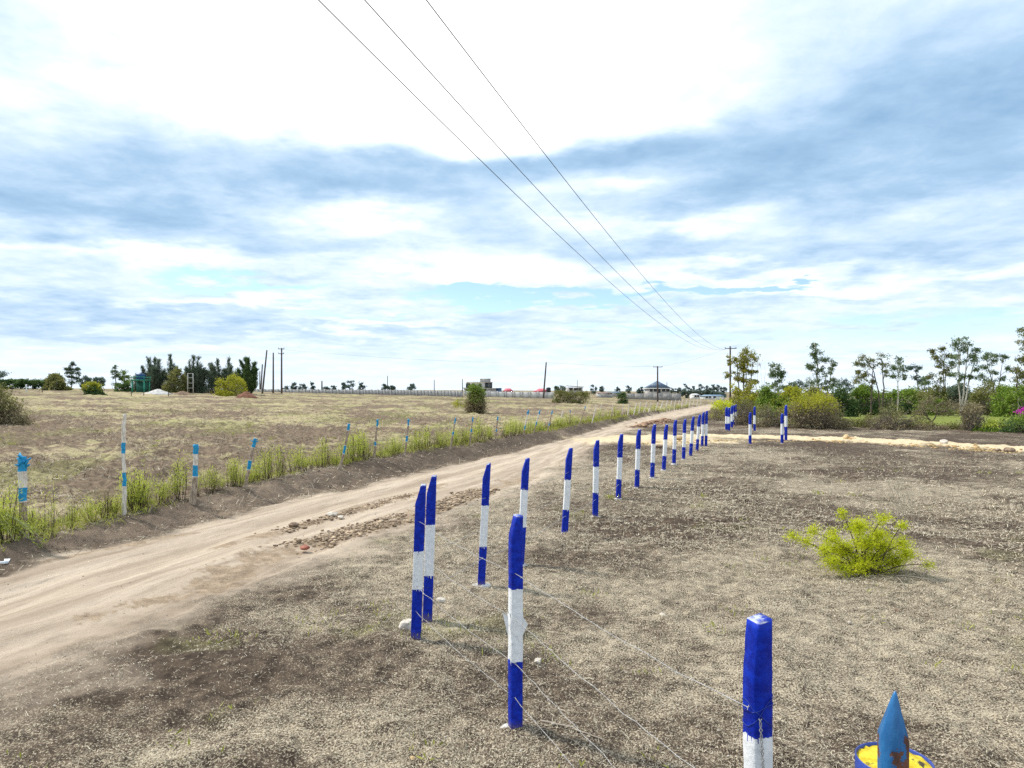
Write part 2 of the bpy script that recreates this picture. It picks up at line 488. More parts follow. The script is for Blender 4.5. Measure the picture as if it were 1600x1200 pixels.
def bush_px(name, label, cat, x0, x1, top, basepy, leaf, Y=None, group=None, nl=1500, nt=90, lsize=.16, lw=.07, twig=None, seed=1, shape=1.0, shell=.55, depth=1.0, lowleaf=0.0, lumps=7, leaf2=None, upbias=.3):
    """domed bush: twigs fanning from the ground, leaves clustered in lumps over an uneven dome"""
    rng = np.random.default_rng(seed)
    pxm = (x0 + x1) / 2
    if Y is None: X0, Y, Z0 = hit(pxm, basepy)
    else: X0 = wx(pxm, Y); Z0 = float(terrain(X0, Y))
    hw = (x1 - x0) / 2 / F * Y; H = wz(top, Y) - Z0
    root = thing(name, label, cat, (X0, Y, Z0 - .04), 0, group)
    lc = rng.uniform(-1, 1, (lumps, 2)); lr = rng.uniform(.35, .6, lumps); lh = rng.uniform(.55, 1.0, lumps)
    lc[0] = (rng.uniform(-.3, .3), 0); lh[0] = 1.0; lr[0] = .7
    def top_at(u, v):
        h = .25 * np.sqrt(np.clip(1 - (u * u + v * v), 0, 1))
        for (a, b), r_, hh in zip(lc * .75, lr, lh):
            h = np.maximum(h, hh * np.sqrt(np.clip(1 - ((u - a) ** 2 + (v - b) ** 2) / r_ ** 2, 0, 1)))
        return h ** shape
    tb = MB(); lb = MB(); lb2 = MB()
    for _ in range(nt):
        a = rng.uniform(0, 2 * math.pi); rr_ = rng.uniform(0, 1) ** .6
        u, v = rr_ * math.cos(a) * .98, rr_ * math.sin(a) * .98
        h = float(top_at(np.array(u), np.array(v))) * H * rng.uniform(.55, 1.12)
        b0 = np.array([u * hw * .45 + rng.normal(0, .08), v * hw * depth * .45 + rng.normal(0, .08), -.02])
        tip = np.array([u * hw + rng.normal(0, .1), v * hw * depth + rng.normal(0, .1), max(h, .15)])
        tb.tube(curve3(b0, tip, rng.normal(0, .08, 3) * max(H, .4) + np.array([0, 0, .05 * H]), 5), np.linspace(.011, .004, 5) * max(.6, H / 1.5), 3, tone=rng.uniform(0, 1), cap=False)
        for _k in range(3):
            t = rng.uniform(.4, .95); p = b0 + (tip - b0) * t
            e = p + unit(rng.normal(size=3) + np.array([u, v, .8])) * rng.uniform(.15, .4) * H * .5
            tb.tube(np.array([p, (p + e) / 2 + rng.normal(0, .03, 3), e]), (.006 * max(.6, H / 1.5), .005, .003), 3, tone=rng.uniform(0, 1), cap=False)
    ncl = max(12, nl // 28)
    a = rng.uniform(0, 2 * math.pi, ncl); rad = np.sqrt(rng.uniform(0, 1, ncl))
    u, v = rad * np.cos(a), rad * np.sin(a)
    h = top_at(u, v)
    fz = np.where(rng.uniform(0, 1, ncl) < shell, rng.uniform(.85, 1.05, ncl), rng.uniform(lowleaf, .95, ncl))
    C0 = np.stack([u * hw, v * hw * depth, np.maximum(h * fz * H, .06)], 1)
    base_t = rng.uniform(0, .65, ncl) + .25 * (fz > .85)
    per = nl // ncl + 1
    sd = .10 + .05 * min(H, 2.5)
    C = np.repeat(C0, per, 0) + rng.normal(size=(ncl * per, 3)) * np.array([sd, sd, sd * .8])
    C[:, 2] = np.maximum(C[:, 2], .03)
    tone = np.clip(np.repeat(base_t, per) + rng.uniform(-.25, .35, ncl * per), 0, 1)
    if leaf2:
        hi = C[:, 2] > H * (.58 + .5 * (np.repeat(rng.uniform(0, 1, ncl), per) - .5) + rng.normal(0, .05, len(C)))
        leaf_quads(lb, C[~hi], lsize, lw, rng, tone[~hi], (0, 0, 1), upbias)
        leaf_quads(lb2, C[hi], lsize, lw, rng, tone[hi], (0, 0, 1), upbias)
        lb2.build('foliage', LEAF[leaf2], root)
    else:
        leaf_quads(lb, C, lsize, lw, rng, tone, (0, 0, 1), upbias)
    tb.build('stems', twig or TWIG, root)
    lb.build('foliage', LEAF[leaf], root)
    return root

# ------------------------------------------------------------------ straw litter and grass over the plot (uncountable)
def build_litter():
    rng = np.random.default_rng(5)
    mb = MB()
    def scatter(n, rmin, rmax, L, W, mask, up=.25, tone=(0, 1), p=1.6):
        a = np.radians(rng.uniform(-46, 46, n)); r = rmin + (rmax - rmin) * rng.uniform(0, 1, n) ** p
        X = r * np.sin(a); Y = r * np.cos(a)
        k = mask(X, Y) > rng.uniform(0, 1, n)
        X, Y = X[k], Y[k]; n = len(X)
        Z = terrain(X, Y) + .02
        clod = fbm(X * 2.2, Y * 2.2, 4, 5) - .5; clod2 = fbm(X * .75, Y * .75, 3, 6) - .5; tiny = fbm(X * 11, Y * 11, 3, 8) - .5
        fl = sstep(.0, -.5, X - xf(Y))
        Z = Z + fl * (clod * .34 + clod2 * .34) + (1 - fl) * (clod * .07 + clod2 * .05) + tiny * .045
        Z = Z + .05 * (1 - fl) * sstep(.55, .8, fbm(X * 1.6, Y * 1.6, 3, 91))
        C = np.stack([X, Y, Z], 1)
        d = rng.normal(size=(n, 3)); d[:, 2] = np.abs(d[:, 2]) * up; d = unit(d)
        w = unit(np.cross(d, rng.normal(size=(n, 3)) * .35 + np.array([0, 0, 1.0])))
        sc = np.clip(r[k] / 9, .75, 2.2)
        l = (L * rng.uniform(.4, 1.5, n) * sc)[:, None]; ww = (W * rng.uniform(.6, 1.4, n) * sc)[:, None]
        C = C + d * l * .3 * up
        P = np.stack([C - d * l / 2 - w * ww / 2, C - d * l / 2 + w * ww / 2, C + d * l / 2 + w * ww * .3, C + d * l / 2 - w * ww * .3], 1)
        mb.quads(P, rng.uniform(tone[0], tone[1], n))
    def plot_mask(X, Y):
        off = X - xr(Y) + (fbm(X * .8, Y * .8, 4, 3) - .5) * 2
        d = sstep(-.9, .9, off) * (.15 + .85 * sstep(.32, .62, fbm(X * .45, Y * .45, 4, 21)))
        d = d * (.35 + .65 * sstep(.35, .6, fbm(X * 3.1, Y * 3.1, 3, 19)))
        return d * (seg_dist(X, Y, TRK) > 1.8)
    scatter(420000, 3.2, 20, .030, .0044, plot_mask, .5, (.2, 1))
    scatter(120000, 12, 36, .034, .006, plot_mask, .5, (.15, .95))
    scatter(110000, 3.2, 20, .030, .005, plot_mask, .4, (0, .25))
    scatter(5000, 3.2, 22, .11, .005, plot_mask, .25, (.3, 1))
    def bank_mask(X, Y): return ((X > xf(Y) - .3) & (X < xl(Y) + .25)).astype(float) * .8
    scatter(110000, 9, 60, .055, .006, bank_mask, .5, (0, .85), 1.2)
    def field_mask(X, Y): return (X < xf(Y) - .1) * sstep(.36, .60, fbm(X * 1.3, Y * 1.3, 4, 41)) * sstep(.3, .55, fbm(X * .33, Y * .33, 3, 43))
    scatter(190000, 10, 60, .055, .007, field_mask, 1.0, (.0, .75), 1.3)
    o = mb.build('dry_grass', mat_tone('straw', (.13, .092, .06), (.78, .68, .51)))
    tag(o, 'short dry straw and mown grass stubble littering the bare plot and roadside', 'dry grass', None, 'stuff')
    # sparse green weeds
    mb2 = mb; 
build_litter()

def green_tufts():
    rng = np.random.default_rng(8); mb = MB()
    n = 1500
    a = np.radians(rng.uniform(-42, 42, n)); r = 4 + 56 * rng.uniform(0, 1, n) ** 1.3
    X = r * np.sin(a); Y = r * np.cos(a)
    fl = X < xf(Y) - .3
    pl = (X > xr(Y) + .6) & (Y < 24) & (fbm(X * .9, Y * .9, 3, 77) > .60)
    k = (fl & (fbm(X * .5, Y * .18, 4, 51) > .50)) | pl
    for x, y in zip(X[k], Y[k]):
        m = rng.integers(6, 16); big = .5 if y < 16 else 1.0
        C = np.array([x, y, float(terrain(x, y)) + .05]) + rng.normal(0, .09, (m, 3)) * np.array([1, 1, .25])
        leaf_quads(mb, C, .13 * big, .016 * big + .004, rng, None, (0, 0, 1), 1.6)
    yy = rng.uniform(9, 75, 2300) ** 1.0; xx = xf(yy) + rng.normal(-.15, .30, 2300)
    keep = fbm(yy * .6, yy * 0, 3, 88) > .40
    for x, y in zip(xx[keep], yy[keep]):
        m = rng.integers(6, 14)
        C = np.array([x, y, float(terrain(x, y)) + .08]) + rng.normal(0, .10, (m, 3)) * np.array([1, 1, .4])
        leaf_quads(mb, C, .20, .014, rng, None, (0, 0, 1), 1.4)
    o = mb.build('green_grass', mat_leaf('leaf_weed', (.24, .27, .04), (.52, .52, .12)))
    tag(o, 'sparse green grass tufts sprouting through the dry field', 'grass', None, 'stuff')
green_tufts()

# ------------------------------------------------------------------ painted concrete posts
def post_material():
    m, k, out = new_mat('post_paint')
    co = k.new('ShaderNodeTexCoord').outputs['Object']
    n = k.noise(co, 14, 5, .6); n2 = k.noise(co, 60, 4, .65); n3 = k.noise(co, 22, 3, .5)
    bv = k.m('ADD', k.attr('bandv'), k.m('MULTIPLY', k.m('SUBTRACT', n, .5), .035))
    dr = k.noise(k.v('MULTIPLY', co, (1, 1, .12)), 75, 2, .5)
    bv = k.m('SUBTRACT', bv, k.m('MULTIPLY', k.ss(.56, .72, dr), .022))
    white = k.m('MULTIPLY', k.m('GREATER_THAN', bv, 1 / 3), k.m('LESS_THAN', bv, 2 / 3))
    blue = k.mix(k.ss(.35, .7, n3), (.001, .014, .28), (.002, .032, .46))
    blue = k.mix(k.m('MULTIPLY', k.ss(.70, .78, n2), .7), blue, (.25, .33, .62))
    wh = k.mix(k.ss(.3, .7, n3), (.72, .74, .76), (.86, .87, .88))
    wh = k.mix(k.m('MULTIPLY', k.ss(.62, .70, n2), .75), wh, (.30, .29, .28))
    col = k.mix(white, blue, wh)
    worn = k.m('MULTIPLY', k.m('LESS_THAN', k.attr('bandv'), .004), k.ss(.40, .60, n))
    col = k.mix(worn, col, (.55, .58, .62))
    mud = k.ss(.10, .0, k.m('ADD', k.attr('tone'), k.m('MULTIPLY', k.m('SUBTRACT', n, .5), .1)))
    col = k.mix(k.m('MULTIPLY', mud, .55), col, (.20, .15, .11))
    p = principled(k, out, col, k.m('ADD', .38, k.m('MULTIPLY', n3, .2)), k.bump(k.m('ADD', k.m('MULTIPLY', n3, .7), n2), .6, .006), .22)
    return m
POST_M = post_material()
CONC = mat_noise('cement_splash', (.45, .43, .40), (.72, .71, .68), 12, .9, .6, .02)
WIRE_M = mat_noise('wire_galvanised', (.30, .29, .27), (.54, .525, .50), 30, .45, 0, .01, .5, metal=.35)

def make_post(label, px, base, top, w=.105, rz=0.0, cut=(.45, .19), bands=(.34, .67), topx=None, foot=True, group='blue and white fence posts', seed=1, xy=None, flat=0.0, depth_cut='x'):
    rng = np.random.default_rng(seed)
    if xy is None: X, Y, Z = hit(px, base)
    else: X, Y = xy; Z = float(terrain(X, Y))
    H = wz(top, Y) - Z
    lean = 0 if topx is None else (topx - px) / F * Y
    root = thing('fence_post', label, 'fence post', (X, Y, Z), 0, group)
    zs = np.concatenate([[-.12], np.linspace(0, H - cut[1], 24), np.linspace(H - cut[1], H, 7)[1:]])
    V = []; sides = []
    hw = w / 2; b = .007
    for z in zs:
        c = max(0, (z - (H - cut[1])) / cut[1])
        x0 = -hw + c * cut[0] * w
        y1 = hw
        y0 = -hw + c * flat * w
        ring = [(x0 + b, y0), (hw - b, y0), (hw, y0 + b), (hw, y1 - b), (hw - b, y1), (x0 + b, y1), (x0, y1 - b), (x0, y0 + b)]
        j = rng.normal(0, .0009, (8, 2))
        for (x, y), d in zip(ring, j):
            V.append((x + d[0], y + d[1], z))
    V = np.array(V); n = len(zs); s = 8
    if seed % 3 == 0: V[-8:, 2] += (V[-8:, 0]) * .25
    cs, sn = math.cos(rz), math.sin(rz)
    x = V[:, 0] * cs - V[:, 1] * sn; y = V[:, 0] * sn + V[:, 1] * cs
    V = np.stack([x + lean * V[:, 2] / H, y, V[:, 2]], 1)
    i = np.arange(n - 1)[:, None] * s; j = np.arange(s)[None]; j2 = (j + 1) % s
    q = np.stack([i + j, i + j2, i + s + j2, i + s + j], -1).reshape(-1, 4)
    mb = MB()
    top_c = V[-8:].mean(0)
    V2 = np.vstack([V, top_c]); k = len(V)
    t = [(k - 8 + a, k - 8 + (a + 1) % 8, k) for a in range(8)]
    frac = 1 - np.clip(V2[:, 2] / H, -.05, 1.05)
    mb.add(V2, q=q, t=t, tone=np.clip(V2[:, 2], 0, 2))
    mb.extra = {'bandv': np.interp(frac, [0, bands[0], bands[1], 1.0, 1.05], [0, 1 / 3, 2 / 3, 1, 1])}
    mb.build('shaft', POST_M, root)
    if foot:
        fm = MB(); na = 18
        a = np.linspace(0, 2 * math.pi, na, endpoint=False)
        r1 = (.10 + rng.uniform(-.025, .045, na)); r0 = .04
        rings = [(r1, -.03), (r1 * .92, .012), (np.full(na, .05), .03), (np.full(na, .0), .03)]
        VV = np.vstack([np.stack([r_ * np.cos(a), r_ * np.sin(a), np.full(na, z_) + rng.normal(0, .004, na)], 1) for r_, z_ in rings])
        i = np.arange(3)[:, None] * na; j = np.arange(na)[None]; j2 = (j + 1) % na
        fm.add(VV, q=np.stack([i + j, i + j2, i + na + j2, i + na + j], -1).reshape(-1, 4))
        fm.build('footing', CONC, root)
    return root, X, Y, Z, H, lean

POSTS = []
G1 = 'blue and white fence posts'
row = [  # label, px, base, top, topx, bands, rz, foot
    ('blue and white corner post, front one of the close pair beside the road', 650, 997, 757, 658, (.43, .67), .05, False),
    ('blue and white corner post, rear one of the close pair beside the road', 668, 968, 743, 675, (.34, .69), .05, False),
    ('blue and white post just right of the close pair, second along the road row', 752, 915, 725, 761, (.34, .67), .05, True),
    ('blue and white post half hidden behind the big foreground post', 813, 883, 716, 822, (.29, .64), .12, True),
    ('blue and white post with white cement foot, right of the half hidden post', 882, 837, 700, 890, (.36, .70), .12, True),
    ('blue and white post, sixth along the road row from the close pair', 930, 808, 688, 932, (.34, .68), .12, True),
    ('seventh blue and white post of the road row, seen against the brown verge', 966, 780, 678, 970, (.36, .69), .14, True),
    ('eighth blue and white post of the road row, wide cement collar at its foot', 995, 763, 671, 998, (.33, .68), .16, True),
    ('ninth blue and white post of the road row, in front of the yellow soil spread', 1019, 747, 663, 1022, (.36, .71), .18, True),
    ('tenth blue and white post of the road row, in front of the yellow soil spread', 1037, 735, 663, 1041, (.33, .68), .2, True),
    ('eleventh blue and white post of the road row, dark hole in the soil behind it', 1053, 725, 656, 1055, (.36, .66), .2, True),
    ('twelfth blue and white post of the road row, before the yellow soil', 1068, 718, 655, 1070, (.34, .69), .2, True),
    ('thirteenth blue and white post of the road row, leaning slightly right', 1079, 712, 651, 1083, (.36, .68), .2, False),
    ('fourteenth blue and white post of the road row, shorter than the last pair', 1089, 704, 648, 1093, (.33, .68), .2, False),
    ('left post of the touching pair that ends the road row', 1097, 697, 644, 1099, (.36, .70), .2, False),
    ('right post of the touching pair that ends the road row', 1103, 697, 642, 1104, (.37, .70), .2, False),
]
for i, (lab, px, base, top, tx, bands, rz, foot) in enumerate(row):
    w = (.104, .104, .100, .102)[i] if i < 4 else .105
    POSTS.append(make_post(lab, px, base, top, w, rz, (.5, .20), bands, tx, foot, G1, i + 1))
back = [
    ('blue and white post standing alone at the near edge of the yellow soil track', 1172, 694, 644, 1172, (.38, .72)),
    ('shorter post of the touching pair right of the lone post by the track', 1222, 693, 646, 1222, (.34, .70)),
    ('taller mostly blue post of the touching pair right of the lone post', 1228, 689, 633, 1228, (.30, .60)),
    ('blue and white post across the track, behind the lone post', 1179, 674, 635, 1179, (.36, .70)),
    ('leftmost post of the blue and white cluster across the track', 1135, 672, 636, 1135, (.40, .72)),
    ('front post of the blue and white cluster across the track', 1139, 673, 637, 1139, (.40, .68)),
    ('third post from left of the blue and white cluster across the track', 1143.5, 668, 634, 1143.5, (.38, .72)),
    ('fourth post from left of the blue and white cluster across the track', 1147, 664, 633, 1147, (.38, .74)),
    ('rightmost post of the blue and white cluster across the track', 1150, 661, 632, 1150, (.40, .76)),
]
for i, (lab, px, base, top, tx, bands) in enumerate(back):
    make_post(lab, px, base, top, .11 if i < 4 else .125, .2 + .1 * (i % 3), (.45, .18), bands, tx, i in (1, 2), G1, i + 40)
PA = POSTS[0]
PF = make_post('big foreground blue and white post with torn white wrapping at its middle', 805, 1141, 805, .092, .33, (.42, .16), (.34, .672), 806, True, G1, 61)
PN = make_post('nearest blue and white post, cut off by the picture edge, wire knotted round it', 1187, 1590, 968, .089, .26, (.24, .22), (.285, .60), 1183, False, G1, 63)
# torn wrap on the foreground post
def torn_wrap(root, z):
    mb = MB(); rng = np.random.default_rng(2)
    a = np.linspace(0, 2 * math.pi, 21)
    rings = []
    for k_, (dz, r) in enumerate(((-.055, .083), (0, .086), (.055, .083))):
        ca, sa = np.cos(a), np.sin(a)
        sq = 1 / np.maximum(np.abs(np.cos(a - .33)), np.abs(np.sin(a - .33)))
        rr = .0476 * sq * np.where(sq > 1.36, .99, 1) + rng.uniform(.001, .004, 21)
        rings.append(np.stack([rr * ca, rr * sa, np.full(21, z + dz) + rng.normal(0, .012, 21) - .06 * ca], 1))
    V = np.vstack(rings); i = np.arange(2)[:, None] * 21; j = np.arange(20)[None]
    mb.add(V, q=np.stack([i + j, i + j + 1, i + 21 + j + 1, i + 21 + j], -1).reshape(-1, 4))
    for sgn, up in ((-1, .12), (1, .03)):       # loose torn corners
        b = np.array([sgn * .057, -.033, z])
        mb.add(np.array([b + (0, 0, -.06), b + (sgn * .040, -.02, up), b + (-sgn * .002, -.01, .09), b + (-sgn * .004, 0, 0)]), q=[(0, 1, 2, 3)])
    mb.build('torn_wrap', mat_noise('torn_wrap_white', (.72, .73, .74), (.85, .86, .86), 20, .6, .2), root)
torn_wrap(PF[0], .80)

# ------------------------------------------------------------------ wires
def wire(label, pts, r, barbs=False, group=None, sag=.02, seed=0, name='barbed_wire', cat='wire'):
    rng = np.random.default_rng(seed); mb = MB(); path = []
    for a, b in zip(pts[:-1], pts[1:]):
        a = np.array(a, float); b = np.array(b, float); n = max(8, int(np.linalg.norm(b - a) / .12))
        t = np.linspace(0, 1, n, endpoint=False)[:, None]
        p = a + (b - a) * t; p[:, 2] -= sag * 4 * (t * (1 - t))[:, 0]
        p += rng.normal(0, .0035, p.shape)
        path.append(p)
    path = np.vstack(path + [np.array(pts[-1], float)[None]])
    mb.tube(path, r, 5, cap=False)
    if barbs:
        for p in path[::1]:
            for _ in range(2):
                d = unit(rng.normal(size=3)) * .011
                mb.tube(np.array([p - d, p + d]), r * .6, 3, cap=False)
    o = mb.build(name, WIRE_M)
    return tag(o, label, cat, group)
def at_post(P, z, dx=0, dy=-.06):
    return (P[1] + P[5] * z / P[4] + dx, P[2] + dy, P[3] + z)
NM = ['top', 'second', 'third', 'lowest']
for i, z in enumerate((1.22, .88, .54, .28)):
    wire('%s barbed wire strand from the nearest post past the big foreground post' % NM[i],
         [at_post(PN, z + (.08 if i == 0 else 0), -.05, -.03), at_post(PF, z, 0, -.07), at_post(PA, z + .02)], .0022, True, 'barbed wire strands of the near fence', .03, i)
ROWN = ['top', 'middle', 'bottom']
for i, z in enumerate((1.2, .80, .39)):
    pts = [at_post(P, z * P[4] / 1.65) for P in [POSTS[1]] + POSTS[2:]]
    wire('%s fence wire running along the row of blue and white posts beside the road' % ROWN[i], pts, .0022 if i < 2 else .0035, False, 'fence wires along the road row', .025, 20 + i, 'fence_wire')
# knotted loop and hanging end on the nearest post
def knot(P):
    mb = MB(); x, y, z0 = 0, 0, 0
    for dz, tl in ((1.30, .02), (1.27, -.05), (1.285, .07)):
        a = np.linspace(0, 2 * math.pi, 33)
        sq = 1 / np.maximum(np.abs(np.cos(a - .26)), np.abs(np.sin(a - .26)))
        rr = .0465 * np.minimum(sq, 1.37)
        mb.tube(np.stack([rr * np.cos(a) + P[5] * dz / P[4], rr * np.sin(a), dz + tl * np.cos(a)], 1), .0018, 5, cap=False)
    mb.build('wire_tie', mat_noise('wire_painted', (.004, .018, .20), (.03, .06, .34), 30, .5, 0), P[0]); mb = MB()
    t = np.linspace(0, 1, 14)
    for ph in (0, math.pi):
        mb.tube(np.stack([-.02 + .006 * np.cos(t * 26 + ph) + .012 * t, np.full(14, -.063) + .004 * np.sin(t * 26 + ph), 1.27 - t * .20], 1), .0022, 5)
    mb.build('wire_end', WIRE_M, P[0])
knot(PN)

# ------------------------------------------------------------------ gate spike and pipe post, close to the camera
def pipe_and_spike():
    m, k, out = new_mat('old_blue_paint')
    co = k.new('ShaderNodeTexCoord').outputs['Object']
    n = k.noise(co, 15, 6, .6, .1); n2 = k.noise(k.v('MULTIPLY', co, (1, 1, .35)), 70, 4, .6)
    side = k.attr('tone')
    rust = k.mix(k.ss(.3, .7, n2), (.07, .030, .022), (.19, .072, .038))
    paint = k.mix(k.ss(.35, .7, n2), (.012, .115, .31), (.022, .165, .40))
    f = k.ss(.60, .625, k.m('ADD', n, k.m('MULTIPLY', side, .20)))
    principled(k, out, k.mix(f, paint, rust), k.m('ADD', .32, k.m('MULTIPLY', f, .4)), k.bump(k.m('SUBTRACT', n2, f), .35, .003), .5)
    blue = mat_noise('pipe_blue', (.012, .03, .20), (.03, .07, .38), 14, .4, .4, .004, .5)
    ym, k, out = new_mat('pipe_cap_yellow')
    co = k.new('ShaderNodeTexCoord').outputs['Object']
    n = k.noise(co, 18, 6, .65, .4); n2 = k.noise(co, 60, 4, .6)
    yc = k.mix(k.ss(.35, .65, n2), (.52, .36, .008), (.72, .58, .03))
    yc = k.mix(k.ss(.58, .66, n), yc, (.05, .035, .02))
    principled(k, out, yc, .55, k.bump(k.m('ADD', n, n2), .6, .006), .35)
    # pipe
    Yp = 1.42; X = wx(1397, Yp); zt = wz(1187, Yp); R = .0715
    root = thing('gate_post', 'round blue pipe gate post with yellow painted top in the near corner', 'gate post', (X, Yp, 0))
    mb = MB(); na = 48; a = np.linspace(0, 2 * math.pi, na, endpoint=False)
    rng = np.random.default_rng(4)
    prof = [(R, -.1), (R, zt - .6), (R, zt - .02), (R, zt), (R - .0015, zt + .001), (R - .003, zt), (R - .0035, zt - .008)]
    V = np.vstack([np.stack([r_ * np.cos(a), r_ * np.sin(a), np.full(na, z_)], 1) for r_, z_ in prof])
    i = np.arange(len(prof) - 1)[:, None] * na; j = np.arange(na)[None]; j2 = (j + 1) % na
    mb.add(V, q=np.stack([i + j, i + j2, i + na + j2, i + na + j], -1).reshape(-1, 4))
    mb.build('pipe', blue, root, smooth=True)
    cb = MB(); rr = np.linspace(R - .003, .0, 6)
    V = np.vstack([np.stack([r_ * np.cos(a), r_ * np.sin(a), zt - .006 + .005 * (1 - (r_ / R) ** 2) + rng.normal(0, .0012, na)], 1) for r_ in rr])
    i = np.arange(5)[:, None] * na
    cb.add(V, q=np.stack([i + j, i + j2, i + na + j2, i + na + j], -1).reshape(-1, 4))
    cb.build('cap', ym, root, smooth=True)
    # spike: folded steel blade with a spear point
    Ys = 1.27; Xs = wx(1399, Ys)
    root2 = thing('gate_spike', 'pointed light blue steel gate spike with rust patches in front of the pipe', 'gate spike', (Xs, Ys, 0), -.22)
    zt, zs_ = wz(1080, Ys), wz(1152, Ys)
    hw = .0245
    mb = MB()
    secs = [(0.0, 1, 1), (zs_ - .10, 1, 1), (zs_, 1, 1), (zs_ + (zt - zs_) * .5, .52, .6), (zs_ + (zt - zs_) * .9, .17, .2), (zt, .05, .06)]
    V = []; tn = []
    for z, kx, ky in secs:
        V += [(-hw * kx, -.010 * ky, z), (-.2 * hw * kx, -.020 * ky, z), (hw * .78 * kx, -.012 * ky, z), (hw * kx, .012 * ky, z), (hw * .8 * kx, .026 * ky, z), (-hw * kx, .020 * ky, z)]
        tn += [.0, 0, .15, 1, 1, .6]
    V = np.array(V); n = len(secs); i = np.arange(n - 1)[:, None] * 6; j = np.arange(6)[None]; j2 = (j + 1) % 6
    mb.add(V, q=np.stack([i + j, i + j2, i + 6 + j2, i + 6 + j], -1).reshape(-1, 4), t=[((n - 1) * 6, (n - 1) * 6 + a_, (n - 1) * 6 + a_ + 1) for a_ in range(1, 5)], tone=np.array(tn))
    mb.build('blade', m, root2)
pipe_and_spike()

# ------------------------------------------------------------------ wooden posts of the left fence
def wood_material():
    m, k, out = new_mat('stick_wood')
    co = k.new('ShaderNodeTexCoord').outputs['Object']
    n = k.noise(k.v('MULTIPLY', co, (6, 6, 1)), 7, 5, .6); n2 = k.noise(co, 30, 4, .6)
    wood = k.mix(k.ss(.3, .7, n), (.16, .115, .08), (.52, .42, .32))
    pale = k.mix(k.ss(.3, .7, n), (.46, .40, .32), (.80, .76, .69))
    band = k.attr('band')                 # 0 wood, 1 pale limewash, 2 blue
    nb = k.m('ADD', band, k.m('MULTIPLY', k.m('SUBTRACT', n2, .5), .35))
    col = k.mix(k.m('GREATER_THAN', nb, .5), wood, pale)
    blue = k.mix(k.ss(.3, .7, n2), (.015, .20, .42), (.03, .33, .56))
    col = k.mix(k.m('GREATER_THAN', nb, 1.5), col, blue)
    principled(k, out, col, .75, k.bump(n, .5, .008), .25)
    return m
WOOD = wood_material()
G2 = 'painted wooden fence sticks along the left of the road'
LP = [  # px,base,topx,top, radius, bands[(f0,f1,kind)] from the top
    (38, 846, 36, 713, .062, [(0, .18, 2), (.18, .36, 1), (.36, .54, 2)], 'thickest fence stick, frayed blue head, at the left edge'),
    (193, 806, 195, 647, .036, [(0, .28, 1), (.28, .40, 2), (.40, .58, 1), (.58, .70, 2), (.70, 1, 1)], 'tallest thin fence stick with bare pale top and two blue bands'),
    (300, 789, 307, 695, .058, [(0, .14, 2), (.14, .33, 1), (.33, .53, 2)], 'stout fence stick with white band between two blue ones'),
    (383, 764, 399, 685, .042, [(0, .18, 2), (.42, .62, 2)], 'right leaning fence stick with orange bare band, fourth from the left edge'),
    (531, 733, 546, 662, .038, [(0, .15, 2), (.47, .66, 2)], 'strongly leaning fence stick left of the upright one, fifth along'),
    (584, 717, 590, 656, .036, [(0, .17, 2), (.55, .68, 2)], 'fence stick with dark twig on its blue head, sixth along'),
    (632, 712, 639, 655, .034, [(0, .17, 2), (.45, .60, 2)], 'fence stick in a gap of the hedge, seventh along'),
    (703, 703, 712, 653, .034, [(0, .17, 2), (.42, .54, 2)], 'fence stick left of the dense green hedge, eighth along'),
    (734, 694, 739, 652, .034, [(0, .17, 2), (.42, .56, 2)], 'dark fence stick among dense green hedge plants, ninth along'),
    (774, 689, 778, 651, .034, [(0, .14, 2), (.5, .62, 2)], 'fence stick below the dark columnar shrub, tenth along'),
    (818, 680, 826, 641, .038, [(0, .18, 2), (.6, .78, 2), (.18, .6, 1)], 'first of two similar white and blue sticks right of the shrub'),
    (834, 677, 844, 641, .036, [(0, .18, 2), (.5, .64, 2), (.18, .5, 1)], 'second of two similar white and blue sticks right of the shrub'),
    (855, 677, 863, 642, .034, [(0, .16, 2), (.52, .66, 2)], 'leaning fence stick below the red roofed house'),
    (872, 668, 880, 642, .034, [(0, .12, 1), (.12, 1, 1)], 'pale unbanded fence stick right of the blue headed ones'),
    (890, 666, 891, 641, .034, [(0, .14, 2)], 'upright grey fence stick below the brown thicket'),
    (904, 667, 915, 635, .036, [(0, .12, 2)], 'tall leaning brown stick with green tip below the thicket'),
    (925, 661, 932, 633, .036, [(0, 1, 1)], 'long white leaning fence stick left of the small dark bush'),
    (935, 657, 940, 632, .034, [(0, 1, 1)], 'pale fence stick just right of the long white leaning one'),
    (954, 655, 958, 631, .034, [(0, .5, 1)], 'half whitened stick below the small sheds'),
    (972, 652, 974, 631, .034, [(0, .7, 1)], 'whitened stick directly below the small dark bush'),
]
STX = []
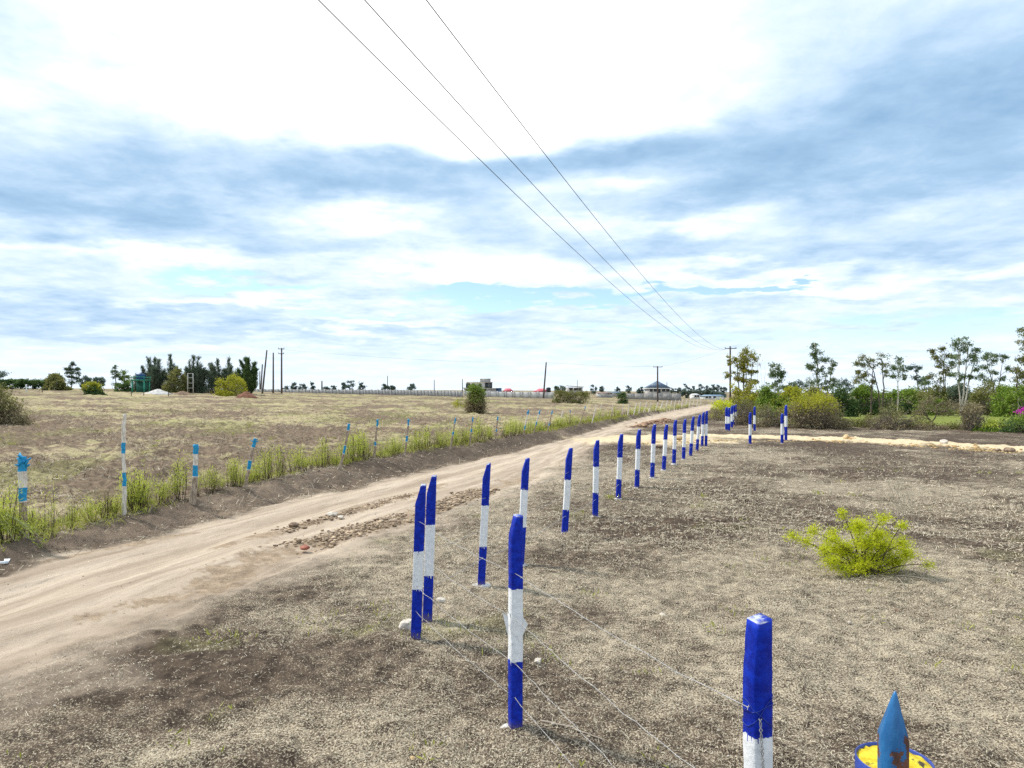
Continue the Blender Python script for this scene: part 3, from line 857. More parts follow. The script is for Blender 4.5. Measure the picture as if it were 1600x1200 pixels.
def stick(px, base, tx, top, rad, bands, lab, seed, Y=None):
    rng = np.random.default_rng(seed)
    if Y is None: X, Y, Z = hit(px, base)
    else: X = wx(px, Y); Z = float(terrain(X, Y))
    H = wz(top, Y) - Z; lean = (tx - px) / F * Y
    n = 40
    z = np.linspace(-.08, H, n); f = 1 - np.clip(z / H, 0, 1)
    P = np.stack([lean * z / H + rng.normal(0, .012) * np.sin(z * 3) + rng.normal(0, .004, n), rng.normal(0, .012) * np.sin(z * 2.2) + rng.normal(0, .004, n), z], 1)
    r = rad * (1 + .12 * np.sin(z * 5 + rng.uniform(0, 6))) * np.linspace(1.12, .9, n)
    band = np.zeros(n)
    for a, b, kd in bands: band[(f >= a) & (f <= b)] = kd
    mb = MB(); mb.tube(P, r, 9)
    mb.extra = {'band': np.concatenate([np.repeat(band, 9), [band[0], band[-1]]])}
    if seed in (200, 203, 205, 206, 210, 211):   # frayed, split heads with snapped twigs
        k = 9 if seed == 200 else 4
        base_n = mb.n
        for _ in range(k):
            a = rng.uniform(0, 6.28); zz = H - rng.uniform(.02, .2)
            p0 = np.array([lean * zz / H, 0, zz]) ; d = np.array([math.cos(a), math.sin(a), rng.uniform(.2, .9)])
            mb.tube(np.array([p0, p0 + d * rad * 2.1]), (rad * .5, rad * .2), 5)
        mb.extra['band'] = np.concatenate([mb.extra['band'], np.full(mb.n - base_n, 2.0)])
    o = mb.build('fence_stick', WOOD, loc=(X, Y, Z), smooth=True)
    tag(o, lab, 'fence post', G2)
    STX.append((X, Y))
for i, a in enumerate(LP): stick(*a, 200 + i)
far_st = [(981, 649, 983, 631), (990, 649, 995, 630), (998, 647, 1001, 628), (1005, 647, 1011, 629), (1014, 645, 1017, 629), (1024, 643, 1028, 628), (1032, 642, 1036, 627), (1040, 641, 1043, 626), (1047, 640, 1050, 626),
          (1053, 639, 1056, 625), (1059, 638, 1062, 625), (1065, 637, 1067, 624), (1071, 636, 1074, 624), (1077, 635.5, 1079, 623.5), (1083, 635, 1085, 623), (1089, 634, 1091, 622.5), (1095, 633.5, 1096, 622)]
for i, (px, b, tx, t) in enumerate(far_st):
    d = float(np.interp(px, [981, 1095], [70, 130]))
    stick(px, b, tx, t, .05 + .025 * (i > 5), [(0, .95, 1)], 'small whitened stick in the distant thick of the left fence', 230 + i)

# ------------------------------------------------------------------ young hedge plants along the left fence
def hedge_proto(seed, H=1.0, n=9, spread=.28, dens=1.0, leaf='limeh'):
    rng = np.random.default_rng(seed)
    root = thing('hedge_plant', 'young wispy lime green hedge plant along the left fence', 'hedge plant', (0, -50, -20), 0)
    tb = MB(); lb = MB()
    for _ in range(n):
        a = rng.uniform(0, 6.28); h = H * rng.uniform(.55, 1.05); s = rng.uniform(.1, 1) * spread
        b = np.array([math.cos(a) * .05, math.sin(a) * .05, -.05]); t = np.array([math.cos(a) * s, math.sin(a) * s, h])
        P = curve3(b, t, rng.normal(0, .04, 3), 7)
        tb.tube(P, np.linspace(.008, .003, 7), 4, tone=rng.uniform(0, .8), cap=False)
        m = int(46 * dens)
        tt = rng.uniform(.30, 1.05, m) ** .8
        C = b + (t - b) * tt[:, None] + rng.normal(0, 1, (m, 3)) * (.02 + .05 * tt[:, None])
        leaf_quads(lb, C, .075, .013, rng, np.clip(.25 + .7 * (tt - .3) + rng.uniform(-.25, .25, m), 0, 1), (t - b) / h, 1.4)
    tb.build('stems', TWIG_B, root); lb.build('foliage', LEAF[leaf], root)
    return root
protos = [hedge_proto(300, 1.0, 8, .16), hedge_proto(301, .8, 12, .30), hedge_proto(302, 1.05, 6, .10, .8), hedge_proto(303, .7, 16, .36), hedge_proto(304, .9, 10, .24, .6), hedge_proto(305, .75, 9, .30, .35, 'brown')]
def on_fence(px):
    Y = np.arange(8, 140, .05); d = xf(Y) - (px - CX) / F * Y
    k = np.where(np.sign(d[:-1]) != np.sign(d[1:]))[0]
    y = Y[k[0]] if len(k) else Y[np.argmin(abs(d))]
    return float(y)
hedge_px = [(4, 1.0, 0), (14, 1.1, 1), (22, .8, 3), (50, .7, 3), (66, .5, 4), (80, .72, 2), (120, .6, 4), (150, .72, 1), (162, .62, 3), (172, .8, 1), (181, .7, 3), (203, .8, 3), (212, 1.0, 1), (221, 1.05, 0), (228, .8, 3), (247, .72, 4), (258, .65, 3), (268, .7, 4),
            (277, .95, 0), (284, 1.02, 2), (313, .55, 4), (322, .75, 1), (331, .8, 0), (338, .62, 3), (357, .7, 2), (365, .95, 0), (374, .9, 1), (392, .6, 3), (405, .85, 1), (414, 1.0, 0), (422, .9, 2), (432, .95, 0), (445, .7, 4), (455, .8, 1), (467, .85, 0), (474, .7, 3), (486, .65, 4), (497, .85, 1), (507, .95, 0), (516, .8, 3), (524, .7, 1),
            (541, .9, 1), (549, 1.1, 0), (557, 1.15, 1), (564, 1.1, 0), (571, .9, 3), (578, .7, 1), (594, .6, 4), (606, .75, 1), (614, .85, 0), (622, .8, 3), (645, .9, 1), (652, 1.05, 0), (659, 1.15, 1), (666, 1.1, 0), (673, 1.0, 3), (680, .95, 1), (687, .9, 3), (695, .85, 1), (708, .9, 3), (716, 1.0, 1), (722, 1.1, 0), (728, 1.1, 3), (741, 1.15, 1), (747, 1.2, 0), (753, 1.1, 3), (759, 1.0, 1), (766, .9, 3), (783, .95, 1), (790, 1.0, 3), (797, 1.1, 1), (803, 1.05, 3), (810, .9, 1)]
k = 815
rngh = np.random.default_rng(77)
while k < 1075:
    hedge_px.append((k, float(rngh.uniform(.65, 1.15)), int(rngh.choice([1, 3, 1, 4, 0])))); k += float(np.interp(k, [815, 940, 1075], [6.5, 5.0, 3.6]))
def hedge_label(px):
    names = [(30, 'left of the thickest fence stick at the picture edge'), (190, 'between the thickest stick and the tallest thin stick'), (300, 'between the tallest thin stick and the stout white banded stick'), (383, 'between the stout white banded stick and the fourth stick'),
             (530, 'in the long gap after the fourth, orange banded stick'), (583, 'between the fifth and sixth fence sticks'), (631, 'between the sixth and seventh fence sticks'), (703, 'between the seventh and eighth fence sticks'), (734, 'between the eighth and the dark ninth stick'), (774, 'between the ninth and tenth fence sticks'),
             (818, 'before the two similar white and blue sticks'), (872, 'around the white and blue sticks right of the shrub'), (935, 'among the pale leaning sticks below the brown thicket'), (981, 'among the whitened sticks below the small dark bush'), (2000, 'at the far thick end of the fence')]
    for m, s in names:
        if px < m: return s
seen_first = set()
for i, (px, s, p) in enumerate(hedge_px):
    Y = on_fence(px); X = wx(px, Y)
    Y += rngh.uniform(-.15, .15)
    where = hedge_label(px)
    lab = 'young lime green hedge plant ' + where
    loc = (X, Y, float(terrain(X, Y)))
    rz = float(rngh.uniform(0, 6.28)); sc = (s * 1.0, s * 1.0, s * float(rngh.uniform(.78, 1.06)))
    if rngh.random() < .16: p = 5; lab = 'half dry brownish hedge plant ' + where
    if p not in seen_first:
        seen_first.add(p); o = protos[p]; o.location = loc; o.rotation_euler = (0, 0, rz); o.scale = sc; o['label'] = lab; o['group'] = 'young hedge plants along the left fence'
    else:
        dup(protos[p], loc, rz, sc, lab, 'young hedge plants along the left fence')

# ------------------------------------------------------------------ bright shrub on the plot
def plot_shrub():
    rng = np.random.default_rng(21)
    X0, Y0, Z0 = hit(1350, 897)
    root = thing('shrub', 'feathery bright lime green shrub alone on the bare plot', 'shrub', (X0, Y0, Z0))
    tb = MB(); lb = MB()
    def W(px, py): return np.array([(px - 1350) / F * Y0, 0, (897 - py) / F * Y0])
    cl = [(1385, 862, 34, 24, 60), (1370, 880, 38, 18, 48), (1400, 882, 22, 18, 30), (1350, 828, 20, 14, 26), (1336, 822, 18, 12, 22), (1318, 862, 32, 15, 34), (1283, 858, 15, 14, 14), (1241, 840, 14, 9, 9), (1278, 834, 11, 12, 10), (1325, 806, 12, 7, 8),
          (1372, 812, 24, 10, 13), (1400, 820, 10, 8, 8), (1290, 872, 22, 10, 18), (1340, 880, 28, 14, 26), (1430, 876, 12, 5, 5), (1360, 858, 30, 16, 30), (1262, 848, 14, 9, 8), (1300, 845, 16, 9, 12), (1330, 868, 30, 14, 34), (1352, 888, 34, 10, 34), (1310, 884, 26, 10, 22), (1345, 845, 22, 12, 22), (1375, 838, 20, 12, 20), (1410, 866, 20, 14, 22), (1395, 845, 18, 10, 16), (1312, 838, 18, 10, 10)]
    hubs = [np.array([.0, 0, 0]), np.array([-.12, .05, 0]), np.array([.16, -.04, 0])]
    for i, (px, py, rx, ry, m) in enumerate(cl):
        c = W(px, py); rxm, rym = rx * 1.08 / F * Y0, ry * 1.08 / F * Y0
        c[1] = rng.uniform(-.28, .28)
        h = hubs[i % 3]
        ml = int(14 + m * .5); tl = rng.uniform(.35, 1, ml)[:, None]
        Cl = h + (c - h) * tl + np.array([0, 0, .06]) * (4 * tl * (1 - tl)) + rng.normal(0, .035, (ml, 3)); Cl[:, 2] = np.maximum(Cl[:, 2], .02)
        leaf_quads(lb, Cl, .036, .010, rng, None)
        tb.tube(curve3(h, c, (0, 0, .06), 7), np.linspace(.010, .004, 7), 5, tone=.2, cap=False)
        for _ in range(int(m * 1.15)):
            e = c + unit(rng.normal(size=3) + .35 * unit(c) + np.array([0, 0, .2])) * rng.uniform(.1, 1.25) ** .5 * np.array([rxm, rxm * .8, rym])
            e[2] = max(e[2], .03)
            P = curve3(c + (e - c) * .1, e, (0, 0, .02), 4)
            tb.tube(P, (.003, .0025, .002, .0015), 3, tone=rng.uniform(0, .6), cap=False)
            nl = 34
            t = rng.uniform(.2, 1.15, nl)[:, None]
            C = c + (e - c) * t + rng.normal(0, .034, (nl, 3)); C[:, 2] = np.maximum(C[:, 2], .015)
            leaf_quads(lb, C, .036, .010, rng, np.clip(rng.uniform(-.1, .5) + rng.uniform(0, .6, nl), 0, 1), unit(e - c), .6)
    tb.build('stems', TWIG_B, root); lb.build('foliage', LEAF['lime'], root)
    # bare dead branches lying beside it
    root2 = MB()
    for (a, b) in (((1400, 905), (1475, 918)), ((1425, 898), (1452, 915)), ((1440, 910), (1470, 885)), ((1395, 905), (1412, 925)), ((1452, 890), (1468, 900)), ((1410, 892), (1450, 886))):
        xa, ya, za = hit(*a); xb, yb, zb = hit(*b)
        root2.tube(curve3((xa, ya, za + .05), (xb, yb, zb + .05), rng.normal(0, .05, 3) + np.array([0, 0, .05]), 7), np.linspace(.008, .003, 7), 4, tone=.8)
    o = root2.build('dead_branch', TWIG)
    tag(o, 'bare dead branches lying on the soil right of the lime green shrub', 'dead branch')
plot_shrub()

def stalks():
    rng = np.random.default_rng(31); mb = MB()
    X0, Y0, Z0 = hit(1412, 815)
    for _ in range(26):
        b = np.array([rng.normal(0, .12), rng.normal(0, .12), 0]); h = rng.uniform(.5, 1.1)
        t = b + np.array([rng.normal(-.12, .12), rng.normal(0, .12), h])
        mb.tube(curve3(b, t, (0.03, 0, 0), 6), np.linspace(.0045, .002, 6), 3, tone=rng.uniform(.4, 1), cap=False)
        for _k in range(5):
            p = b + (t - b) * rng.uniform(.5, 1); e = p + np.array([rng.normal(0, .08), rng.normal(0, .08), rng.uniform(.03, .12)])
            mb.tube(np.array([p, e]), (.002, .0012), 3, tone=.9, cap=False)
    o = mb.build('dry_weed', mat_tone('stalk_pale', (.35, .28, .19), (.66, .58, .44)), loc=(X0, Y0, Z0))
    tag(o, 'tall pale dry weed stalks behind the lime green shrub', 'dry weed')
stalks()

# ------------------------------------------------------------------ stones, sticks, rubble
ROCK_W = mat_noise('stone_pale', (.42, .36, .29), (.70, .64, .55), 14, .9, .6, .02)
ROCK_B = mat_noise('stone_brown', (.12, .085, .06), (.36, .25, .17), 9, .9, .7, .02)
ROCK_Y = mat_noise('stone_ochre', (.46, .31, .14), (.68, .52, .32), 8, .9, .7, .02)
def rock(label, px, py, wpx, mat, seed, flat=.6, group=None, name='stone'):
    rng = np.random.default_rng(seed)
    X, Y, Z = hit(px, py)
    r = wpx / 2 / F * Y
    bm = bmesh.new(); bmesh.ops.create_icosphere(bm, subdivisions=3, radius=1)
    D = [(unit(rng.normal(size=3)), rng.uniform(.55, .9)) for _ in range(9)]
    for v in bm.verts:
        p = np.array(v.co)
        for d, lim in D:
            e = p @ d
            if e > lim: p = p - d * (e - lim) * .9
        v.co = Vector((p[0] * r, p[1] * r * .85, p[2] * r * flat)) + Vector(rng.normal(0, .018 * r, 3))
    me = bpy.data.meshes.new(name); bm.to_mesh(me); bm.free(); me.materials.append(mat)
    o = bpy.data.objects.new(name, me); COL.objects.link(o)
    o.location = (X, Y, Z + r * flat * .45); o.rotation_euler = (0, 0, rng.uniform(0, 6))
    return tag(o, label, 'stone', group)
rock('pale stone tucked behind the foot of the front corner post', 637, 984, 30, ROCK_W, 1, .8)
rock('round pale stone on the ground right of the big foreground post', 841, 1036, 15, ROCK_W, 2, .8)
rock('small pale stone right of the rear corner post', 689, 940, 17, ROCK_W, 3)
rock('small dark topped stone in front of the lime green shrub', 1402, 955, 10, ROCK_B, 4)
rock('tiny white stone left of the dark stone before the shrub', 1327, 974, 8, ROCK_W, 5)
rock('yellow leaf alone at the bottom edge left of the foreground post', 645, 1186, 11, ROCK_Y, 6)  # fallen yellow leaf drawn with the stone shape
rock('pale stone lying on the mown ground in mid plot', 1036, 962, 12, ROCK_W, 7, .5)
rock('flat grey brown slab on the thin middle ridge of the road', 458, 823, 22, ROCK_B, 8, .45)
rock('larger pale grey stone beside another on the road ridge', 520, 806, 20, ROCK_W, 9, .5)
rock('pale flat stone touching the larger grey one on the road ridge', 533, 809, 13, ROCK_W, 10, .4)
rock('reddish clod at the near end of the rubble strip', 476, 857, 18, mat_noise('stone_red', (.22, .07, .05), (.42, .17, .12), 9, .9, .7, .02), 11, .5)
rock('ochre boulder on the far edge of the soil track, left one', 1322, 686, 13, ROCK_Y, 12, .8)
rock('ochre boulder sitting beside the left boulder on the soil track', 1333, 687, 10, ROCK_Y, 13, .7)
rock('pale boulder on the soil track between left boulder and picture edge', 1475, 694, 14, ROCK_W, 14, .8)
rock('small ochre boulder right of the pale boulder on the track', 1524, 697, 8, ROCK_Y, 15, .8)
rock('dark clod on the near edge of the track close to the picture edge', 1577, 706, 18, ROCK_B, 16, .6)
rock('small dark clod left of the big dark clod on the track edge', 1559, 705, 10, ROCK_B, 17, .6)
rock('dark clod on the near track edge below the left boulders', 1404, 699, 9, ROCK_B, 18, .6)
rock('dark stone beside the road where the bank begins in the distance', 1112, 640, 6, ROCK_B, 19, .9)
rock('brown clod behind the eleventh post on the yellow soil', 1030, 700, 16, ROCK_B, 20, .5)
rock('yellow soil lump behind the twelfth post', 1060, 686, 14, ROCK_Y, 22, .6)

def rubble(name, label, cat, polyline, width, n, mats, seed, smin=.02, smax=.06, ridge=0.0):
    rng = np.random.default_rng(seed); mb = MB()
    P = np.array([hit(*p) for p in polyline])
    L = np.concatenate([[0], np.cumsum(np.linalg.norm(np.diff(P[:, :2], axis=0), axis=1))])
    for _ in range(n):
        s = rng.uniform(0, L[-1]); u = rng.normal(0, 1)
        x = np.interp(s, L, P[:, 0]) + u * width * .5; y = np.interp(s, L, P[:, 1]) + rng.normal(0, width * .25)
        if fbm(np.array(s * .9), np.array(u * .5), 3, seed) < .40: continue
        z = float(terrain(x, y)) + ridge * math.exp(-u * u)
        r = rng.uniform(smin, smax) * (1 if rng.random() > .08 else 1.8)
        V = unit(rng.normal(size=(8, 3)))
        q = np.array([(-1, -1, -1), (1, -1, -1), (1, 1, -1), (-1, 1, -1), (-1, -1, 1), (1, -1, 1), (1, 1, 1), (-1, 1, 1)]) * rng.uniform(.45, 1.0, (8, 3)) * r * np.array([1.2, 1, .6])
        a = rng.uniform(0, 6.28); c, s_ = math.cos(a), math.sin(a)
        q = np.stack([q[:, 0] * c - q[:, 1] * s_, q[:, 0] * s_ + q[:, 1] * c, q[:, 2]], 1) + np.array([x, y, z + r * .05])
        mb.add(q, q=[(3, 2, 1, 0), (4, 5, 6, 7), (0, 1, 5, 4), (1, 2, 6, 5), (2, 3, 7, 6), (3, 0, 4, 7)], tone=rng.uniform(0, 1))
    o = mb.build(name, mats); tag(o, label, cat, None, 'stuff')
RUB = mat_tone('rubble_brown', (.15, .105, .07), (.58, .44, .30))
rubble('rubble', 'long strip of broken brown rubble heaped along the middle of the road', 'rubble', [(425, 862), (480, 850), (560, 828), (650, 802), (700, 786), (755, 765)], .40, 2600, RUB, 1, .006, .032)
rubble('rubble', 'thinner grey line of clods along the left wheel track of the road', 'rubble', [(390, 842), (440, 830), (500, 812), (560, 795), (640, 772)], .26, 700, RUB, 2, .006, .022)
rubble('rubble', 'low heap of broken brick coloured rubble on the road far ahead', 'rubble', [(1000, 668), (1020, 662), (1042, 657)], .95, 420, mat_tone('rubble_brick', (.26, .15, .10), (.52, .35, .23)), 3, .05, .13, .15)
rubble('rubble', 'loose crumbs of yellow soil along the dug track', 'rubble', [(985, 694), (1060, 692), (1110, 688), (1170, 690), (1275, 689), (1372, 694), (1470, 699), (1598, 708)], 1.0, 900, mat_tone('rubble_ochre', (.34, .22, .09), (.68, .50, .26)), 4, .015, .07, .0)
#rubble('rubble', 'scattered small dark clods on the near verge of the road', 'rubble', [(120, 905), (250, 935), (300, 920), (420, 880)], 1.2, 160, RUB, 5, .012, .035)

def pebbles():
    rng = np.random.default_rng(71); mb = MB(); n = 1200
    a = np.radians(rng.uniform(-42, 42, n)); r = 3.6 + 26 * rng.uniform(0, 1, n) ** 1.5
    for x, y in zip(r * np.sin(a), r * np.cos(a)):
        if x < xl(y) + .2: continue
        z = float(terrain(x, y)); q_ = rng.uniform(.004, .010) * (1 + (rng.random() > .97) * 1.0)
        q = np.array([(-1, -1, -1), (1, -1, -1), (1, 1, -1), (-1, 1, -1), (-1, -1, 1), (1, -1, 1), (1, 1, 1), (-1, 1, 1)]) * rng.uniform(.4, 1.0, (8, 3)) * q_ * np.array([1.3, 1, .7]) + np.array([x, y, z + .028])
        mb.add(q, q=[(3, 2, 1, 0), (4, 5, 6, 7), (0, 1, 5, 4), (1, 2, 6, 5), (2, 3, 7, 6), (3, 0, 4, 7)], tone=rng.uniform(0, 1))
    tag(mb.build('pebbles', mat_tone('pebble', (.18, .14, .10), (.58, .52, .43))), 'tiny pale pebbles and crumbs strewn over road and bare plot', 'pebbles', None, 'stuff')
pebbles()

def ground_stick(label, pts, r, mat, name='stick', seed=0, lift=.02, cat='stick', tone=.8):
    rng = np.random.default_rng(seed); P = []
    for p in pts:
        x, y, z = hit(*p); P.append((x, y, z + lift + rng.uniform(0, .015)))
    P = np.array(P); tt = np.linspace(0, len(P) - 1, 12)
    Q = np.stack([np.interp(tt, range(len(P)), P[:, c]) for c in range(3)], 1) + rng.normal(0, .003, (12, 3))
    mb = MB(); mb.tube(Q, np.linspace(r, r * .5, 12), 6, tone=tone)
    return tag(mb.build(name, mat), label, cat)
ground_stick('long thin pale stick lying right of the big foreground post', [(845, 1132), (890, 1142), (945, 1162)], .009, TWIG, seed=1)
ground_stick('short pale twig lying on the field edge behind the fence', [(105, 785), (122, 782)], .012, TWIG, seed=2)
ground_stick('thin dry stalk lying at the left foot of the bank', [(2, 876), (25, 862)], .008, TWIG, seed=3)
# litter at the road edge
def litter_scrap():
    X, Y, Z = hit(3, 881)
    mb = MB(); mb.box((0, 0, .02), (.17, .08, .03), .3)
    mb.add(np.array([(-.06, .03, .036), (.08, .04, .036), (.07, .08, .06), (-.06, .07, .055)]), q=[(0, 1, 2, 3)])
    o = mb.build('litter', mat_noise('litter_white', (.60, .66, .74), (.82, .84, .86), 20, .5, .1), loc=(X, Y, Z))
    tag(o, 'crushed white and blue scrap of litter at the left road edge', 'litter')
litter_scrap()
# cut green branch against the thick fence stick
def cut_branch():
    rng = np.random.default_rng(41); X, Y, Z = hit(40, 846)
    root = thing('cut_branch', 'pale green cut branch drooping over the foot of the thickest fence stick', 'branch', (X, Y - .12, Z))
    tb = MB(); lb = MB()
    for i in range(14):
        a = np.array([-.55 + rng.normal(0, .08), rng.normal(0, .05), .50 + rng.normal(0, .03)])
        e = np.array([rng.uniform(-.1, .55), rng.uniform(-.35, .05), rng.uniform(-.02, .35)])
        P = curve3(a, e, (0, 0, .10), 7); tb.tube(P, np.linspace(.010, .003, 7), 4, tone=rng.uniform(.3, .9), cap=False)
        C = P[3:].repeat(9, 0) + rng.normal(0, .04, (36, 3)); leaf_quads(lb, C, .07, .012, rng, None, e - a, .8)
    tb.build('twigs', mat_tone('twig_green', (.16, .19, .05), (.48, .50, .26)), root); lb.build('foliage', LEAF['limeh'], root)
cut_branch()

# ------------------------------------------------------------------ hedge and shrubs on the right
RB = 'bushes in the hedge across the track'
bush_px('bush', 'small bright yellow green bush at the left end of the hedge by the road', 'bush', 1112, 1145, 624, 653, 'lime', seed=1, nl=2200, nt=60, lsize=.2, lw=.06, shape=.9, group=RB, twig=TWIG_B)
bush_px('bush', 'low brown dry brush on the soil heap left of the hedge', 'bush', 1098, 1142, 640, 657, 'brown', seed=2, nl=900, nt=120, lsize=.2, lw=.05, group=RB)
bush_px('bush', 'grey twiggy bush right of the blue post cluster', 'bush', 1140, 1184, 622, 664, 'brown', seed=3, nl=1200, nt=200, group=RB, leaf2='olive')
bush_px('bush', 'low tangled brown bush behind the post across the track', 'bush', 1172, 1236, 632, 667, 'brown', seed=4, nl=2000, nt=240, group=RB, leaf2='olive')
bush_px('bush', 'big rounded bush with lime green top, largest of the hedge', 'bush', 1226, 1322, 614, 669, 'brown', seed=5, nl=9000, nt=320, group=RB, leaf2='yel', lsize=.15, lw=.06, shape=.8, lumps=5, lowleaf=.1)
bush_px('bush', 'low leafy bush in the gap right of the big rounded bush', 'bush', 1312, 1364, 655, 667, 'olive', seed=6, nl=1700, nt=110, group=RB, twig=TWIG_B)
bush_px('bush', 'grey leafless thorn bush left of the umbrella shaped one', 'bush', 1355, 1424, 634, 671, 'brown', seed=7, nl=1700, nt=300, group=RB, leaf2='olive')
bush_px('bush', 'low scrubby bush between umbrella shaped bush and grey thorn clump', 'bush', 1474, 1514, 660, 671, 'olive', seed=8, nl=900, nt=120, group=RB)
bush_px('bush', 'low dry brush under the branches of the umbrella shaped thorn tree', 'bush', 1400, 1474, 657, 671, 'brown', seed=12, nl=1900, nt=200, group=RB, leaf2='olive')
bush_px('bush', 'upright grey thorn clump dividing the green lawn strip', 'bush', 1503, 1536, 632, 673, 'brown', seed=9, nl=1100, nt=200, group=RB, shape=.7)
bush_px('bush', 'low green trimmed bush in front of the lawn near the right edge', 'bush', 1528, 1582, 658, 674, 'mid', seed=10, nl=1900, nt=130, group=RB, twig=TWIG_B, leaf2='limeh')
bush_px('bush', 'dark bush cut off by the right picture edge', 'bush', 1568, 1640, 645, 676, 'dark', seed=11, nl=2200, nt=130, group=RB, twig=TWIG_B, leaf2='mid')
# umbrella shaped shrub
tree_px('thorn_tree', 'umbrella shaped brown thorn tree with short dark trunk in the hedge', 'thorn tree', 51, 1459, [[(1459, 672), (1458, 658), (1463, 645)], [(1459, 668), (1450, 650), (1440, 640)]],
        [(1440, 640, 26, 9, 1.6), (1465, 632, 26, 10, 1.8), (1478, 642, 16, 8, 1.4), (1425, 650, 18, 9, 1.4), (1450, 627, 20, 7, 1.4), (1437, 655, 16, 8)], 'brown', BARK_D, lsize=.13, lw=.05, dens=1.3, seed=71, droop=.1, trad=.09)
# taller shrub belt behind
SB = 'tall shrubs behind the hedge'
bush_px('shrub', 'yellow green leafy thicket under the yellowing eucalyptus', 'shrub', 1142, 1190, 596, 652, 'yel', Y=78, seed=20, nl=3000, nt=90, lsize=.3, lw=.13, group=SB, leaf2='eucy')
bush_px('shrub', 'round dark green shrub under the slim round crowned tree', 'shrub', 1180, 1216, 606, 650, 'mid', Y=72, seed=21, nl=3200, nt=70, lsize=.26, lw=.12, group=SB, leaf2='mid', twig=TWIG_B)
bush_px('shrub', 'broad green shrub behind and left of the big lime topped bush', 'shrub', 1206, 1264, 605, 650, 'mid', Y=70, seed=22, nl=4200, nt=80, lsize=.26, lw=.12, group=SB, twig=TWIG_B, leaf2='yel')
bush_px('shrub', 'olive shrub at the foot of the pointed tree', 'shrub', 1250, 1300, 604, 648, 'olive', Y=76, seed=23, nl=3600, nt=80, lsize=.26, lw=.12, group=SB)
bush_px('shrub', 'dense dark green shrub right of the pointed tree', 'shrub', 1290, 1336, 606, 650, 'dark', Y=74, seed=24, nl=4200, nt=70, lsize=.26, lw=.12, group=SB, twig=TWIG_B)
bush_px('shrub', 'clipped dark green shrub behind the double trunked tree', 'shrub', 1326, 1378, 603, 648, 'dark', Y=80, seed=25, nl=4800, nt=70, lsize=.26, lw=.12, group=SB, twig=TWIG_B, leaf2='mid', shape=.6)
bush_px('shrub', 'wide dark clipped shrub behind the two slim trees', 'shrub', 1374, 1440, 609, 648, 'dark', Y=82, seed=26, nl=5200, nt=70, lsize=.26, lw=.12, group=SB, twig=TWIG_B, leaf2='mid', shape=.6)
bush_px('shrub', 'yellow green shrub left of the tallest white trunked tree', 'shrub', 1432, 1482, 603, 648, 'mid', Y=78, seed=27, nl=3600, nt=80, lsize=.26, lw=.12, group=SB, leaf2='olive')
bush_px('shrub', 'dark bluish shrub directly behind the tallest white trunks', 'shrub', 1470, 1516, 599, 648, 'cas', Y=88, seed=28, nl=4200, nt=70, lsize=.28, lw=.12, group=SB, twig=TWIG_B)
bush_px('shrub', 'big domed olive shrub right of the tallest tree', 'shrub', 1502, 1576, 599, 648, 'olive', Y=80, seed=29, nl=7500, nt=150, lsize=.24, lw=.10, group=SB, lumps=4)
bush_px('shrub', 'leafy green shrub behind the pink flowers at the right edge', 'shrub', 1556, 1630, 600, 650, 'mid', Y=72, seed=30, nl=4800, nt=80, lsize=.28, lw=.13, group=SB, twig=TWIG_B)
bush_px('shrub', 'grey leafless brush below the tallest white trunked tree', 'shrub', 1480, 1530, 628, 655, 'brown', Y=84, seed=31, nl=1500, nt=260, group=SB)
bush_px('shrub', 'grey brush between lawn and domed olive shrub', 'shrub', 1524, 1574, 634, 655, 'brown', Y=84, seed=32, nl=1500, nt=220, group=SB)
bush_px('shrub', 'brown brush at the foot of the slim trees', 'shrub', 1326, 1392, 627, 656, 'brown', Y=84, seed=33, nl=1900, nt=240, group=SB)
bush_px('shrub', 'low dark brush behind the umbrella shaped thorn tree', 'shrub', 1400, 1482, 626, 655, 'dark', Y=84, seed=34, nl=2800, nt=160, group=SB, twig=TWIG_B, leaf2='olive')
bush_px('flowering_shrub', 'magenta flowering bougainvillea at the right picture edge', 'flowering shrub', 1587, 1634, 638, 660, 'dark', Y=58, seed=35, nl=2600, nt=50, lsize=.16, lw=.12, leaf2='pink', twig=TWIG_B)

# trees on the right
RT = 'eucalyptus trees behind the hedge'
tree_px('eucalyptus_tree', 'yellowing multi stemmed eucalyptus right of the power pole', 'tree', 96, 1163, [[(1163, 640), (1165, 600), (1168, 560)], [(1160, 640), (1153, 600), (1152, 565)], [(1166, 640), (1172, 600), (1176, 565)], [(1164, 640), (1162, 590), (1162, 555)]],
        [(1163, 552, 14, 8), (1172, 562, 12, 11), (1158, 566, 12, 12), (1166, 578, 12, 10), (1176, 582, 8, 9, .8), (1150, 585, 6, 10, .5), (1160, 590, 10, 8, .9), (1150, 560, 5, 8, .5), (1180, 595, 5, 6, .5), (1170, 594, 8, 7, .7), (1138, 562, 4, 10, .3), (1137, 585, 4, 8, .3)],
        'eucy', BARK_D, RT, .36, .12, 1.0, 61, 1.0, trad=.12)
tree_px('eucalyptus_tree', 'slim tree with small round dark crown left of the pointed tree', 'tree', 78, 1211, [[(1211, 640), (1210, 610), (1211, 580)], [(1213, 640), (1214, 610), (1214, 585)]],
        [(1211, 573, 8, 6), (1203, 582, 7, 5), (1218, 579, 7, 6), (1210, 585, 7, 4, .8), (1213, 597, 8, 5, .4), (1205, 603, 8, 4, .4), (1222, 586, 4, 4, .6)], 'euc', BARK_W, RT, .28, .10, 1.2, 62, .8, trad=.06)
